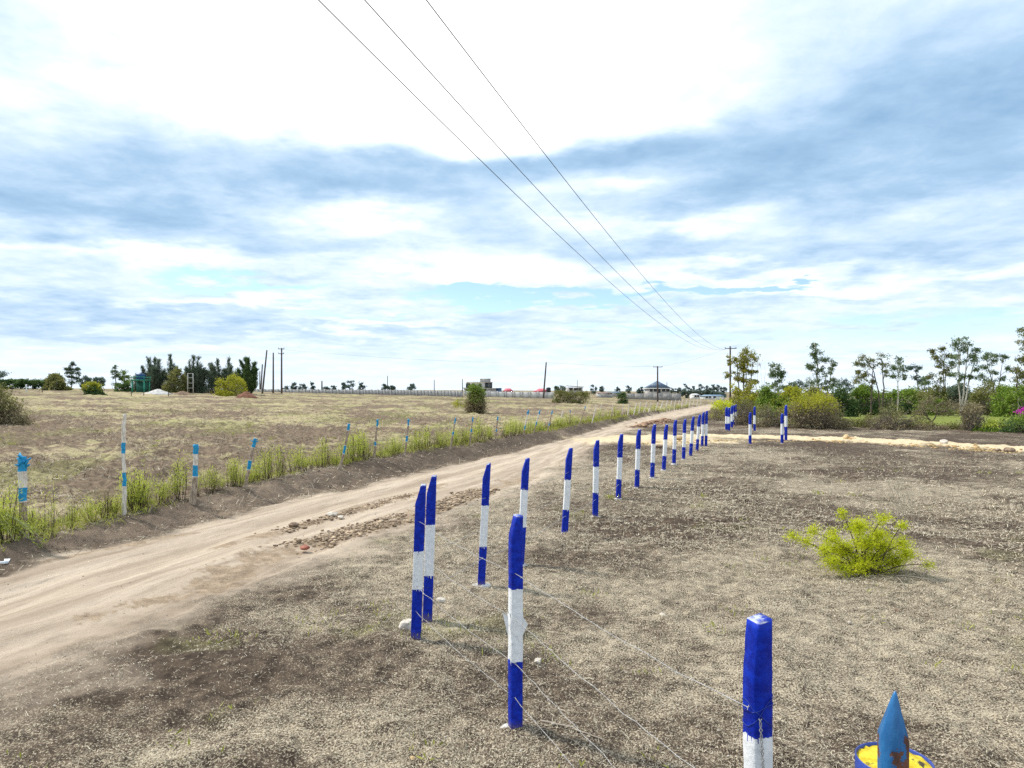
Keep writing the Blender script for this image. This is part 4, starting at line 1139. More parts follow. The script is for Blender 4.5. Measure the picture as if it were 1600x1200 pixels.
tree_px('eucalyptus_tree', 'tall pointed dark green tree rising above the lime topped bush', 'tree', 80, 1281, [[(1281, 645), (1280, 600), (1275, 560), (1272, 535)], [(1284, 640), (1296, 600), (1302, 564)]],
        [(1272, 538, 4, 6), (1274, 550, 7, 6), (1268, 556, 5, 4), (1278, 561, 8, 7), (1269, 572, 7, 6), (1281, 576, 9, 7), (1302, 566, 5, 6), (1299, 578, 7, 7), (1304, 590, 7, 7), (1290, 592, 9, 8), (1274, 590, 9, 7), (1263, 572, 4, 4, .6), (1266, 597, 7, 6, .8), (1288, 604, 14, 8), (1307, 602, 7, 5, .8), (1290, 562, 5, 4, .6)],
        'euc', BARK_W, RT, .28, .10, 1.25, 63, .5, trad=.10)
tree_px('eucalyptus_tree', 'double trunked spreading tree with a yellowing clump at its top right', 'tree', 72, 1372, [[(1376, 640), (1372, 610), (1364, 580), (1352, 560)], [(1360, 630), (1361, 600), (1364, 570)], [(1377, 640), (1380, 600), (1378, 560)]],
        [(1349, 558, 9, 6), (1343, 567, 7, 5, .8), (1355, 566, 8, 6), (1366, 566, 8, 9), (1377, 556, 7, 7, .8), (1380, 570, 6, 8, .7), (1338, 578, 7, 6, .5), (1345, 590, 8, 6, .5), (1370, 594, 7, 5, .9), (1336, 597, 7, 6, .7), (1384, 582, 5, 6, .5), (1356, 582, 6, 5, .5)], 'olive', BARK_D, RT, .26, .09, 1.1, 64, .7, trad=.09)
tree_px('eucalyptus_tree', 'slim pale trunked tree with grey green tuft between spreading and small trees', 'tree', 75, 1404, [[(1403, 640), (1404, 600), (1404, 565)]],
        [(1402, 563, 6, 5), (1407, 571, 7, 6), (1397, 573, 6, 5), (1405, 580, 9, 4, .6), (1396, 590, 6, 5, .4), (1412, 588, 4, 5, .35)], 'euc', BARK_W, RT, .26, .09, 1.1, 65, .7, trad=.055)
tree_px('eucalyptus_tree', 'small flat topped tree standing farther back between slim and tall trees', 'tree', 105, 1434, [[(1434, 635), (1433, 600), (1431, 580)]],
        [(1430, 573, 8, 3), (1437, 576, 5, 4), (1424, 575, 5, 3), (1433, 588, 7, 5, .7), (1438, 596, 4, 4, .6)], 'far', BARK_D, RT, .36, .13, 1.1, 66, .6, trad=.08)
tree_px('eucalyptus_tree', 'leaning crowned tree just left of the tallest white trunked tree', 'tree', 78, 1477, [[(1477, 635), (1477, 600), (1476, 575), (1468, 555)], [(1477, 600), (1474, 570), (1477, 550)]],
        [(1457, 549, 6, 5), (1463, 556, 8, 5), (1474, 548, 7, 6), (1481, 556, 7, 6), (1470, 563, 9, 6), (1464, 572, 7, 4, .6), (1480, 571, 8, 5, .7), (1455, 589, 8, 6, .5), (1463, 594, 7, 5, .5), (1486, 580, 5, 6, .4), (1471, 580, 6, 4, .4)], 'olive', BARK_D, RT, .27, .10, 1.1, 67, .7, trad=.075)
tree_px('eucalyptus_tree', 'tallest tree with twin white trunks and rounded crown near the right edge', 'tree', 76, 1501, [[(1501, 650), (1500, 620), (1499, 590), (1500, 545)], [(1502, 650), (1505, 615), (1510, 580), (1512, 540)], [(1505, 615), (1516, 585), (1524, 560)]],
        [(1505, 530, 11, 6), (1498, 540, 9, 7), (1512, 537, 8, 7), (1504, 548, 12, 8), (1493, 556, 7, 8, .8), (1518, 553, 9, 6), (1524, 547, 5, 5), (1524, 560, 7, 6, .8), (1497, 568, 9, 6, .7), (1511, 566, 10, 6, .7), (1521, 577, 6, 5, .4), (1492, 582, 7, 6, .5), (1503, 590, 7, 5, .3), (1515, 588, 6, 4, .35)],
        'euc', BARK_W, RT, .27, .10, 1.15, 68, .9, trad=.11)
tree_px('eucalyptus_tree', 'wide open crowned tree right of the tallest one', 'tree', 84, 1556, [[(1556, 635), (1553, 605), (1547, 575), (1540, 560)], [(1556, 620), (1562, 590), (1568, 560)]],
        [(1545, 555, 9, 4), (1537, 560, 6, 5), (1552, 562, 8, 5), (1562, 556, 6, 4, .8), (1542, 570, 7, 5, .7), (1572, 560, 5, 5, .5), (1553, 580, 7, 6, .8), (1566, 588, 6, 8, .7), (1530, 586, 8, 5, .7), (1538, 594, 8, 5, .6), (1551, 596, 8, 5, .8), (1574, 578, 5, 7, .4)], 'euc', BARK_D, RT, .28, .10, 1.1, 69, .8, trad=.08)
tree_px('eucalyptus_tree', 'tree with drooping foliage cut off by the right picture edge', 'tree', 62, 1606, [[(1606, 660), (1606, 600), (1606, 550), (1612, 500)], [(1606, 640), (1590, 605), (1588, 580)]],
        [(1605, 510, 12, 8), (1602, 518, 10, 6, .7), (1612, 530, 14, 10), (1602, 540, 10, 9, .7), (1590, 560, 10, 7, .9), (1604, 562, 12, 9), (1586, 575, 9, 8), (1598, 585, 12, 8, .9), (1592, 598, 11, 7, .9), (1612, 590, 14, 12)], 'olive', BARK_D, RT, .25, .09, 1.1, 70, 1.0, trad=.12)
tree_px('young_tree', 'young broad leaved tree in front of the shrubs beside the pink flowers', 'tree', 60, 1591, [[(1591, 660), (1591, 640), (1590, 622)]], [(1590, 612, 16, 6), (1580, 620, 10, 5), (1600, 618, 12, 5), (1592, 626, 12, 5)], 'mid', BARK_W, None, .30, .13, 1.2, 90, .6, trad=.05)
for i, (px, top, lab) in enumerate(((1236, 596, 'small dark tree top peeping over shrubs left of the pointed tree'), (1249, 594, 'second small tree top just left of the pointed tree'), (1225, 600, 'bare branched small tree under the slim round crown'), (1322, 592, 'tufted tree top between pointed and spreading trees'), (1445, 590, 'thin leafed tree top left of the leaning crowned tree'))):
    tree_px('small_tree', lab, 'tree', 92, px, [[(px, 640), (px + 1, 615), (px, top + 6)]], [(px, top + 3, 6, 4), (px - 6, top + 9, 6, 4, .8), (px + 6, top + 8, 6, 4, .8), (px, top + 15, 10, 5, .6)], 'far' if i % 2 else 'euc', BARK_D, 'small trees behind the shrubs on the right', .3, .10, 1.0, 95 + i, .8, trad=.06)
tree_px('bare_tree', 'leafless pale sapling just right of the yellowing eucalyptus', 'tree', 90, 1190, [[(1190, 640), (1190, 600), (1188, 568)], [(1190, 610), (1183, 580), (1184, 566)], [(1190, 600), (1195, 585), (1194, 570)]], [(1187, 570, 4, 4, .2)], 'brown', TWIG, None, .2, .05, .3, 99, .4, trad=.02)

# ------------------------------------------------------------------ left background vegetation
LB = 'trees along the left skyline'
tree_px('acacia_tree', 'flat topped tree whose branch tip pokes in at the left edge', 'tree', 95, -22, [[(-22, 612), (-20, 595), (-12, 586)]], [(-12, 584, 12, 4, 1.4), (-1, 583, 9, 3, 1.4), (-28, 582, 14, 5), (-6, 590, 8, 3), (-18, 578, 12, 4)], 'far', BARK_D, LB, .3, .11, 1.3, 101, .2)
bush_px('hedge', 'long dark green hedge on the skyline at the far left', 'hedge', -40, 82, 594, 606, 'dark', Y=120, seed=102, nl=6000, nt=60, lsize=.4, lw=.2, shape=.35, lumps=16, depth=.15, twig=TWIG_B)
bush_px('bush', 'olive dome shaped bush on the left skyline before the open pine', 'bush', 70, 107, 585, 606, 'olive', Y=112, seed=103, nl=4200, nt=60, lsize=.34, lw=.15, group='bushes along the left skyline', lumps=4)
tree_px('pine_tree', 'open branched dark tree with upswept tufts on the left skyline', 'tree', 115, 111, [[(111, 606), (112, 590), (113, 568)]],
        [(113, 569, 3, 3), (110, 575, 3, 3), (106, 577, 4, 2), (118, 576, 4, 3), (113, 581, 5, 3), (104, 582, 4, 2), (121, 583, 5, 3), (110, 588, 5, 3, .7), (118, 590, 4, 3, .6), (112, 597, 6, 4)], 'cas', BARK_D, LB, .34, .13, 1.2, 104, .2)
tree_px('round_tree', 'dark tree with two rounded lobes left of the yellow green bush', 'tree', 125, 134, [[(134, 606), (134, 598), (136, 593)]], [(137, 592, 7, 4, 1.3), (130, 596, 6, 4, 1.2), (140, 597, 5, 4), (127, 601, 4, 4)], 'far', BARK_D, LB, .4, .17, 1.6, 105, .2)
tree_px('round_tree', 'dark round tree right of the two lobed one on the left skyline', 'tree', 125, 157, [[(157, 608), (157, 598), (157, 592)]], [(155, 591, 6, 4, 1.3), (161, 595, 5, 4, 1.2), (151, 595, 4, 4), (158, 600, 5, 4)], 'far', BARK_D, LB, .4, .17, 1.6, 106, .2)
bush_px('bush', 'yellow green bush with dark brown right half in the left field', 'bush', 134, 160, 597, 614, 'dark', Y=84, seed=107, nl=2600, nt=80, lsize=.28, lw=.12, group='bushes along the left skyline', leaf2='yel')
tree_px('slim_tree', 'slim pale leaved tree left of the green water tower', 'tree', 118, 181, [[(181, 608), (180, 590), (180, 572)]], [(180, 573, 3, 4), (178, 580, 4, 4, .7), (183, 583, 4, 5), (179, 589, 5, 4, .6), (186, 590, 4, 4, .6), (180, 598, 5, 5, .5)], 'euc', BARK_D, LB, .32, .11, 1.0, 108, .5)
tree_px('bushy_tree', 'bushy yellow green tree left of the green water tower', 'tree', 118, 194, [[(194, 608), (194, 595), (194, 584)]], [(193, 582, 5, 4), (198, 587, 6, 5), (189, 590, 5, 5), (195, 594, 7, 5), (200, 598, 5, 5), (188, 600, 5, 4)], 'mid', BARK_D, LB, .34, .12, 1.2, 109, .3)
bush_px('bush', 'small dark bush under the slim trees left of the water tower', 'bush', 182, 208, 599, 609, 'dark', Y=110, seed=110, nl=1400, nt=40, lsize=.3, lw=.14, group='bushes along the left skyline', twig=TWIG_B)

def casuarina(label, Y, base, plumes, seed, dens=1.0, leaf='cas', group='casuarina trees beside the water tower'):
    """feathery casuarina: several stems, each a plume of fine upswept sprays"""
    rng = np.random.default_rng(seed); X0 = wx(base, Y); Z0 = float(terrain(X0, Y))
    root = thing('casuarina_tree', label, 'tree', (X0, Y, Z0 - .05), 0, group)
    tb = MB(); lb = MB()
    for (bx, tx, ty, wd) in plumes:
        dy = rng.uniform(-1, 1) * 1.0
        b = np.array([wx(bx, Y) - X0, dy * .5, -.05]); t = np.array([wx(tx, Y) - X0, dy, wz(ty, Y) - Z0])
        P = curve3(b, t, (.12 * (b[0] - t[0]), 0, 0), 10)
        tb.tube(P, np.linspace(.09, .015, 10), 6)
        w = wd / F * Y
        nb = int(85 * dens)
        for _ in range(nb):
            f = rng.uniform(.10, 1.0)
            p = np.array([np.interp(f * 9, range(10), P[:, c]) for c in range(3)])
            d = unit(np.array([rng.normal(.15, .55), rng.normal(0, .55), 1.1]))
            ln = w * (1.25 - f) * rng.uniform(.6, 1.6) + .25
            e = p + d * ln
            tb.tube(np.array([p, e]), (.014, .005), 3, cap=False)
            m = 16
            tt = rng.uniform(.15, 1.1, m)[:, None]
            C = p + (e - p) * tt + rng.normal(0, .07, (m, 3))
            leaf_quads(lb, C, .40, .05, rng, np.clip(rng.uniform(0, .6) + rng.uniform(-.1, .4, m), 0, 1), d + np.array([.1, 0, .6]), 1.8)
    tb.build('trunk', BARK_D, root); lb.build('crown', LEAF[leaf], root)
casuarina('spiky grey green casuarina directly right of the water tower', 112, 240, [(236, 228, 561, 9), (240, 238, 561, 9), (243, 248, 563, 9), (238, 233, 573, 10), (246, 252, 580, 9), (231, 222, 574, 6), (241, 243, 578, 12)], 120)
casuarina('casuarina with one tall thin plume behind the olive bush', 112, 268, [(266, 264, 556, 5), (268, 269, 570, 8), (272, 276, 573, 7), (264, 259, 578, 8)], 121)
bush_px('bush', 'olive round bush among the casuarinas', 'bush', 256, 292, 575, 608, 'olive', Y=110, seed=122, nl=5200, nt=60, lsize=.3, lw=.13, group='bushes along the left skyline', lumps=5)
casuarina('many plumed casuarina behind the ladder like mast', 112, 302, [(298, 293, 566, 8), (301, 301, 558, 8), (305, 309, 560, 8), (308, 315, 572, 8), (296, 290, 577, 9), (303, 305, 575, 12), (310, 320, 580, 9)], 123)
casuarina('wind bent casuarina with plumes leaning left near the yellow bush', 112, 342, [(336, 325, 568, 7), (342, 333, 572, 7), (346, 342, 564, 7), (351, 354, 562, 8), (356, 362, 574, 8), (334, 319, 578, 7), (349, 350, 580, 12), (360, 368, 588, 8)], 124, 1.1)
casuarina('dark dense casuarina right of the yellow bush, nearest the poles', 108, 387, [(388, 373, 565, 7), (388, 381, 561, 7), (389, 387, 562, 8), (390, 394, 568, 8), (390, 399, 578, 8), (386, 371, 580, 9), (388, 385, 580, 14), (391, 397, 592, 8), (385, 377, 590, 9)], 125, 1.5, 'dark')
for i, (a, b, t, lab) in enumerate(((208, 228, 584, 'low dark casuarina growth left of and behind the water tower'), (284, 302, 580, 'low dark growth between olive bush and plumed casuarina'), (312, 342, 579, 'low dark growth right of the ladder like mast'), (242, 264, 578, 'low dark growth between the tower casuarina and olive bush'), (226, 250, 576, 'dense lower foliage of the casuarina group beside the tower'), (290, 320, 574, 'dense lower foliage behind the ladder like mast'), (340, 376, 578, 'dense lower foliage behind the bright yellow green bush'))):
    bush_px('bush', lab, 'bush', a, b, t, 608, 'cas', Y=113, seed=130 + i, nl=3800, nt=40, lsize=.36, lw=.07, group='bushes along the left skyline', twig=TWIG_B, upbias=1.4, shape=.7)
bush_px('bush', 'bright yellow green bush in front of the wind bent casuarina', 'bush', 337, 384, 587, 612, 'yel', Y=98, seed=136, nl=4600, nt=80, lsize=.26, lw=.10, group='bushes along the left skyline', lumps=5, leaf2='yel')
bush_px('bush', 'dark brown bush cut off by the left picture edge', 'bush', -62, 36, 604, 664, 'brown', seed=137, nl=9000, nt=420, lsize=.13, lw=.05, lumps=4, leaf2='olive', twig=TWIG_B, lowleaf=.1)
bush_px('columnar_shrub', 'dark columnar shrub with green top alone in the field', 'shrub', 730, 757, 601, 646, 'brown', seed=138, nl=7500, nt=220, lsize=.15, lw=.06, lumps=3, leaf2='mid', twig=TWIG_B, shape=.42, lowleaf=.05)
bush_px('bush', 'broad brown thicket in front of the wall right of the pole', 'bush', 862, 926, 611, 625, 'olive', Y=112, seed=139, nl=3600, nt=160, lsize=.26, lw=.1, shape=.6, lumps=9, depth=.4)
bush_px('bush', 'small round dark bush in front of the stone wall', 'bush', 966, 980, 614, 628, 'dark', Y=118, seed=140, nl=1600, nt=50, lsize=.22, lw=.10, twig=TWIG_B, shape=.6)
bush_px('bush', 'low yellow green weed patch left of the columnar shrub', 'bush', 706, 734, 623, 637, 'yel', seed=141, nl=900, nt=30, lsize=.16, lw=.05, lumps=8)
# tiny skyline trees, individually placed
ST = 'small trees on the skyline'
sky_trees = [(446, 603, 3), (459, 598, 4), (473, 599, 6), (488, 598, 3), (509, 604, 5), (520, 602, 4), (537, 597, 3), (547, 594, 7), (565, 598, 5), (602, 599, 5), (613, 602, 4), (643, 599, 5), (905, 606, 4), (928, 600, 5), (940, 603, 3), (965, 604, 3), (982, 602, 4), (1003, 604, 3), (998, 607, 2),
             (1052, 606, 4), (1061, 605, 4), (1071, 600, 5), (1083, 603, 4), (1095, 599, 5), (1106, 602, 4), (1114, 601, 5), (1123, 600, 4), (1131, 604, 4)]
nm_ = {446: 'at the right foot of the banded pole', 459: 'right of the tall poles', 473: 'wide one right of the tall poles', 488: 'thin one left of the far mast', 509: 'low round one right of the far mast', 520: 'left of the largest distant clump', 537: 'pointed one left of the largest distant clump', 547: 'largest above the long wall', 565: 'leaning one right of the largest',
       602: 'below the thin left far pole', 613: 'just right of the thin left far pole', 643: 'lone pointed one above the long wall', 905: 'left of the grey half built shed', 928: 'open crowned one right of the grey building', 940: 'slender one left of the blue shed', 965: 'pointed one behind the blue shed', 982: 'tall pointed one left of the stone wall', 1003: 'left of the blue hipped roof', 998: 'lowest one left of the blue hipped roof',
       1052: 'right of the blue hipped roof', 1061: 'second right of the blue hipped roof', 1071: 'tall one right of the stone wall', 1083: 'above the small white house', 1095: 'tallest above the low white house', 1106: 'middle one above the low white house', 1114: 'dense one left of the power pole', 1123: 'bushy one beside the power pole', 1131: 'lowest one beside the power pole'}
for i, (px, top, w) in enumerate(sky_trees):
    Y = 175 if px < 700 else 230
    rng = np.random.default_rng(500 + i)
    bs = HY + 3 if px < 700 else 618
    cl = [(px, top + 2.2, w * .7, 2.2), (px - w * .6, top + (bs - top) * .45, w * .7, 2.4), (px + w * .6, top + (bs - top) * .38, w * .7, 2.2), (px, top + (bs - top) * .7, w * .9, 3)]
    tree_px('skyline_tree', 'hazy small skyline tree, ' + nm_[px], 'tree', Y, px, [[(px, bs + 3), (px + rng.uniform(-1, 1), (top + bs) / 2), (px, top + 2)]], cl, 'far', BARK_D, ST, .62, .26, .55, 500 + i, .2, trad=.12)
for i in range(6):
    px = 867 + i * 3.0
    casuarina('small dark conical tree in the row left of the grey building', 235, px, [(px, px, 603.5 + (i % 3) * 1.0, 3)], 540 + i, .5, 'dark', 'conical trees left of the grey building')
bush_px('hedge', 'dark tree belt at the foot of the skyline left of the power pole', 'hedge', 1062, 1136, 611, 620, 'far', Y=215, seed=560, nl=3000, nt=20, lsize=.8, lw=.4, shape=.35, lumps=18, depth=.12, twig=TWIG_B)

# ------------------------------------------------------------------ poles and power lines
POLE = mat_noise('pole_wood', (.055, .042, .034), (.15, .12, .10), 6, .85, .3, .01, stretch=(3, 3, .4))
CABLE = mat_noise('cable_black', (.02, .02, .022), (.05, .05, .055), 6, .5, 0)
CER = mat_noise('insulator', (.20, .17, .16), (.40, .36, .34), 6, .35, 0)
def pole(label, px, Y, toppy, base_px=None, r=.13, arms=(), group='wooden power poles', basez=None):
    X = wx(px if base_px is None else base_px, Y); Z = float(terrain(X, Y)); H = wz(toppy, Y) - Z
    lean = 0 if base_px is None else wx(px, Y) - X
    root = thing('power_pole', label, 'power pole', (X, Y, Z), 0, group)
    mb = MB(); z = np.linspace(-.3, H, 8); mb.tube(np.stack([lean * z / H, z * 0, z], 1), np.linspace(r, r * .7, 8), 10); mb.build('pole', POLE, root, smooth=True)
    for dz, hw in arms:
        am = MB(); am.box((lean * (H - dz) / H, -r - .05, H - dz), (hw * 2, .10, .11)); a = am.build('crossarm', POLE, root)
        for s in (-1, 0, 1):
            im = MB(); x = lean + s * (hw - .06)
            im.tube(np.array([(x, -r - .05, H - dz + .05), (x, -r - .05, H - dz + .12), (x, -r - .05, H - dz + .20), (x, -r - .05, H - dz + .26)]), (.02, .05, .045, .025), 8)
            im.build('insulator', CER, a)
    return X, Y, Z, H, lean, root
P2 = pole('wooden power pole with crossarm carrying the three overhead cables', 1141, 107, 541, r=.16, arms=[(.35, .88)])
# three conductors running back over the road
NMW = ['left', 'middle', 'right']
for i, (dx, xn) in enumerate(((-.85, -.2727), (0, -.2073), (.85, -.12))):
    e = np.array([P2[0] + dx * .95, P2[1] - .2, P2[2] + P2[3] - .12])
    n_ = np.array([xn * 11.0, 11.0]); d = (e[:2] - n_) / (e[1] - 11.0)
    y0 = -3.0; t = np.linspace(0, 1, 90)
    yy = y0 + (e[1] - y0) * t; xx = n_[0] + d[0] * (yy - 11.0)
    zz = (10.1 + (e[2] - 10.1) * t) - 2.95 * 4 * t * (1 - t)
    mb = MB(); mb.tube(np.stack([xx, yy, zz], 1), .0085, 6)
    tag(mb.build('power_cable', CABLE, smooth=True), '%s one of three overhead cables sweeping down to the far power pole' % NMW[i], 'power cable', 'overhead power cables')
Q1 = pole('tallest of the left poles, two short crossarms at its top', 440, 125, 544, r=.17, arms=[(.15, .55), (1.0, .5)])
Q2 = pole('bare straight pole between the leaning pole and the crossarm pole', 427, 125, 551, r=.16)
Q3 = pole('tall pole leaning right, left of the bare straight pole', 417, 122, 547, 410, r=.16)
Q4 = pole('shorter leaning pole left of the tall leaning one', 410, 150, 569, 407.5, r=.17)
Q5 = pole('shortest thin pole of the left group', 406, 165, 580, r=.14)
Q6 = pole('plain pole in the middle of the skyline by the red roofs', 853.5, 150, 566, 849, r=.20)
Q7 = pole('pole with crossarm in front of the blue hipped roof', 1027.5, 145, 572, r=.19, arms=[(.2, .95)])
Q8 = pole('thin far pole above the long wall, left one', 605.5, 260, 587, r=.16)
Q9 = pole('thin far pole above the long wall, right one', 678.5, 260, 593, r=.16)
Q10 = pole('thin far pole left of the half built house', 722.5, 230, 592, r=.16)
Q11 = pole('stubby thick far post standing among the small skyline trees', 503, 190, 595, r=.22)
Q12 = pole('thin far pole behind the grey building', 902, 240, 594, r=.12)
Q13 = pole('thin far pole right of the blue hipped roof', 1042, 240, 597, r=.14)
def span(label, A, B, sag, r=.02, dz=0.0, dx=0.0):
    a = np.array([A[0] + A[4] + dx, A[1], A[2] + A[3] - dz]); b = np.array([B[0] + B[4] + dx, B[1], B[2] + B[3] - dz])
    t = np.linspace(0, 1, 40); P = a + (b - a) * t[:, None]; P[:, 2] -= sag * 4 * t * (1 - t)
    mb = MB(); mb.tube(P, r, 5); tag(mb.build('power_cable', CABLE), label, 'power cable', 'distant power cables')
span('distant cable from the left crossarm pole to the plain pole', Q1, Q6, .6, .009, .2)
span('distant cable from the plain pole to the pole before the blue roof', Q6, Q7, .25, .013, .05)
span('distant cable from the pole before the blue roof to the right', Q7, P2, .35, .009, .2)

# ladder-like mast
def mast():
    Y = 104; X = wx(297.5, Y); Z = float(terrain(X, Y)); H = wz(583, Y) - Z
    root = thing('mast', 'pale ladder like twin pole frame in front of casuarina', 'mast', (X, Y, Z))
    pm = mat_noise('mast_grey', (.30, .29, .25), (.52, .50, .45), 8, .8, .2)
    for s in (-1, 1):
        mb = MB(); mb.tube(np.array([(s * .42, 0, -.1), (s * .40, 0, H * .5), (s * .38, 0, H)]), .075, 8); mb.build('upright', pm, root)
    for f in (.28, .52, .78, .98):
        mb = MB(); mb.box((0, -.02, H * f), (.86, .07, .08)); mb.build('rung', pm, root)
mast()

# water tower
def water_tower():
    Y = 106; X = wx(220, Y); Z = float(terrain(X, Y)) ; top = wz(594.5, Y) - Z; w = 20 / F * Y
    root = thing('water_tower', 'green steel water tower with dark blue tank beside casuarinas', 'water tower', (X, Y, Z))
    gm = mat_noise('tower_green', (.02, .20, .13), (.06, .34, .23), 8, .6, .2)
    dk = mat_noise('tower_sheet_dark', (.012, .09, .07), (.03, .14, .10), 6, .7, .2)
    for sx in (-1, 1):
        for sy in (-1, 1):
            mb = MB(); mb.box((sx * w * .46, sy * .75, top / 2 - .1), (.17, .17, top + .2)); mb.build('leg', gm, root)
    mb = MB(); mb.box((0, 0, top + .06), (w * 1.05, 1.9, .14)); mb.build('platform', gm, root)
    mb = MB()
    for sx in (-1, 1): mb.box((sx * w * .5, 0, top + .42), (.08, 1.7, .08))
    for sy in (-1, 1):
        mb.box((0, sy * .9, top + .55), (w, .06, .07))
        for f in (-1, 1): mb.box((f * w * .5, sy * .9, top + .36), (.07, .07, .44))
    mb.build('railing', gm, root)
    mb = MB(); mb.box((0, .3, top * .45), (w * .86, .08, top * .9)); mb.build('sheet_wall', dk, root)
    prof = [(0, .13), (.62, .14), (.64, .3), (.60, .45), (.64, .6), (.64, .85), (.5, 1.0), (.2, 1.08), (.18, 1.15), (0, 1.16)]
    na = 20; a = np.linspace(0, 2 * math.pi, na, endpoint=False); mb = MB()
    V = np.vstack([np.stack([r * np.cos(a), r * np.sin(a), np.full(na, top + z)], 1) for r, z in prof])
    i = np.arange(len(prof) - 1)[:, None] * na; j = np.arange(na)[None]; j2 = (j + 1) % na
    mb.add(V, q=np.stack([i + j, i + j2, i + na + j2, i + na + j], -1).reshape(-1, 4))
    mb.build('tank', mat_noise('tank_blue', (.008, .045, .13), (.02, .09, .20), 5, .5, .1), root, smooth=True)
water_tower()

# heaps of gravel and soil
def heap(name, label, x0, x1, top, Y, mat, seed, cat='heap'):
    rng = np.random.default_rng(seed); X = wx((x0 + x1) / 2, Y); Z = float(terrain(X, Y)); hw = (x1 - x0) / 2 / F * Y; H = wz(top, Y) - Z
    na, nr = 40, 14; mb = MB(); V = []
    for r in np.linspace(1, 0, nr):
        for a in np.linspace(0, 2 * math.pi, na, endpoint=False):
            x, y = r * math.cos(a), r * math.sin(a)
            z = H * ((1 - r) ** .8 * (.7 + .5 * float(fbm(np.array(x * 2 + seed), np.array(y * 2), 3, seed)))) - .1
            V.append((x * hw * (1 + .1 * rng.normal() * (r > .9)), y * hw * .6, z + rng.normal(0, .02)))
    i = np.arange(nr - 1)[:, None] * na; j = np.arange(na)[None]; j2 = (j + 1) % na
    mb.add(np.array(V), q=np.stack([i + j, i + j2, i + na + j2, i + na + j], -1).reshape(-1, 4))
    tag(mb.build(name, mat, loc=(X, Y, Z)), label, cat)
heap('gravel_heap', 'pale grey heap of gravel in the field before the water tower', 222, 270, 605.5, 96, mat_noise('gravel_pale', (.42, .40, .37), (.66, .64, .60), 3, .95, .6, .05), 1)
heap('soil_heap', 'low reddish brown soil heap right of the yellow bush', 366, 404, 610, 92, mat_noise('soil_red', (.13, .055, .035), (.26, .12, .075), 3, .95, .6, .05), 2)
heap('soil_heap', 'small brown soil heap right of the pale gravel', 272, 300, 608.5, 100, mat_noise('soil_brown', (.16, .10, .07), (.28, .19, .13), 3, .95, .6, .05), 3)
# thin posts in the left field
for i, (px, b, t, lab) in enumerate(((41, 611, 598, 'short white post standing in the field at the far left'), (18.5, 608, 597, 'thin grey post left of the white one in the field'), (66, 608, 598, 'thin grey post right of the white one in the field'), (263, 607, 601, 'tiny stake behind the pale gravel heap'), (205, 613, 609, 'stake in front of the yellow green bush and tower'), (224.5, 613, 607, 'stake in front of the water tower'))):
    Y = 88; X = wx(px, Y); Z = float(terrain(X, Y))
    mb = MB(); H = max(.5, (b - t) / F * Y); mb.tube(np.array([(0, 0, -.2), (.02, 0, H * .5), (.0, 0, H)]), .085 if i == 0 else .05, 7)
    tag(mb.build('field_post', mat_noise('post_white', (.62, .62, .60), (.80, .80, .78), 5, .8, .1) if i == 0 else POLE, loc=(X, Y, Z)), lab, 'post', 'posts in the left field')

# ------------------------------------------------------------------ walls and buildings
BLK = mat_noise('block_wall', (.34, .325, .305), (.50, .48, .455), 2.5, .9, .3, .02)
BLK_P = mat_noise('block_pale', (.54, .51, .47), (.68, .65, .60), 2.0, .9, .3, .02)
STONE = mat_noise('stone_wall', (.24, .225, .21), (.42, .395, .37), 3.5, .9, .5, .03)
PIER = mat_noise('pier_pale', (.40, .385, .36), (.54, .52, .49), 4, .85, .2)
DARK_FILL = mat_noise('dark_opening', (.012, .014, .018), (.04, .045, .05), 3, .3, 0, .01, .5)  # near-black: window glass, and shade painted into the unglazed openings
WHITEW = mat_noise('render_white', (.66, .65, .62), (.80, .79, .77), 3, .85, .1)
def wall_run(name, label, pts, mat, step, pier=True, thick=.18, cap=None):
    """pts: (px, Y, toppy)"""
    X0, Y0 = wx(pts[0][0], pts[0][1]), pts[0][1]
    root = thing(name, label, 'wall', (X0, Y0, float(terrain(X0, Y0))))
    z0 = root.location.z; mb = MB(); piers = []
    for (pa, ya, ta), (pb, yb, tb_) in zip(pts[:-1], pts[1:]):
        n = max(1, int(round(abs(pb - pa) / step)))
        for i in range(n):
            f0, f1 = i / n, (i + 1) / n
            a = np.array([wx(pa, ya), ya]) * (1 - f0) + np.array([wx(pb, yb), yb]) * f0
            b = np.array([wx(pa, ya), ya]) * (1 - f1) + np.array([wx(pb, yb), yb]) * f1
            ta_ = wz(ta + (tb_ - ta) * f0, a[1]); tb2 = wz(ta + (tb_ - ta) * f1, b[1])
            c = (a + b) / 2; L = np.linalg.norm(b - a); bz = min(float(terrain(*a)), float(terrain(*b))) - .3
            tz = (ta_ + tb2) / 2
            mb.box((c[0] - X0, c[1] - Y0, (bz + tz) / 2 - z0), (L - .01, thick, tz - bz), math.atan2(b[1] - a[1], b[0] - a[0]))
            piers.append((a, bz, tz, math.atan2(b[1] - a[1], b[0] - a[0])))
    mb.build('panels', mat, root)
    if pier:
        for a, bz, tz, rz in piers:
            pm = MB(); pm.box((a[0] - X0, a[1] - Y0 - .06, (bz + tz + .12) / 2 - z0), (.34, thick + .2, tz + .12 - bz), rz); pm.build('pier', PIER, root)
wall_run('boundary_wall', 'long grey panel wall with pale piers across the far field', [(392, 140, 608.5), (560, 140, 609), (640, 141, 610), (724, 142, 611.5)], BLK, 10.5)
wall_run('boundary_wall', 'pale plastered wall in front of the half built house', [(726, 148, 611), (790, 150, 612.2), (866, 150, 613)], BLK_P, 12, True)
wall_run('boundary_wall', 'dark stone wall before the blue hipped roof house', [(977, 168, 614.8), (1064, 168, 615)], STONE, 15, False, .3)

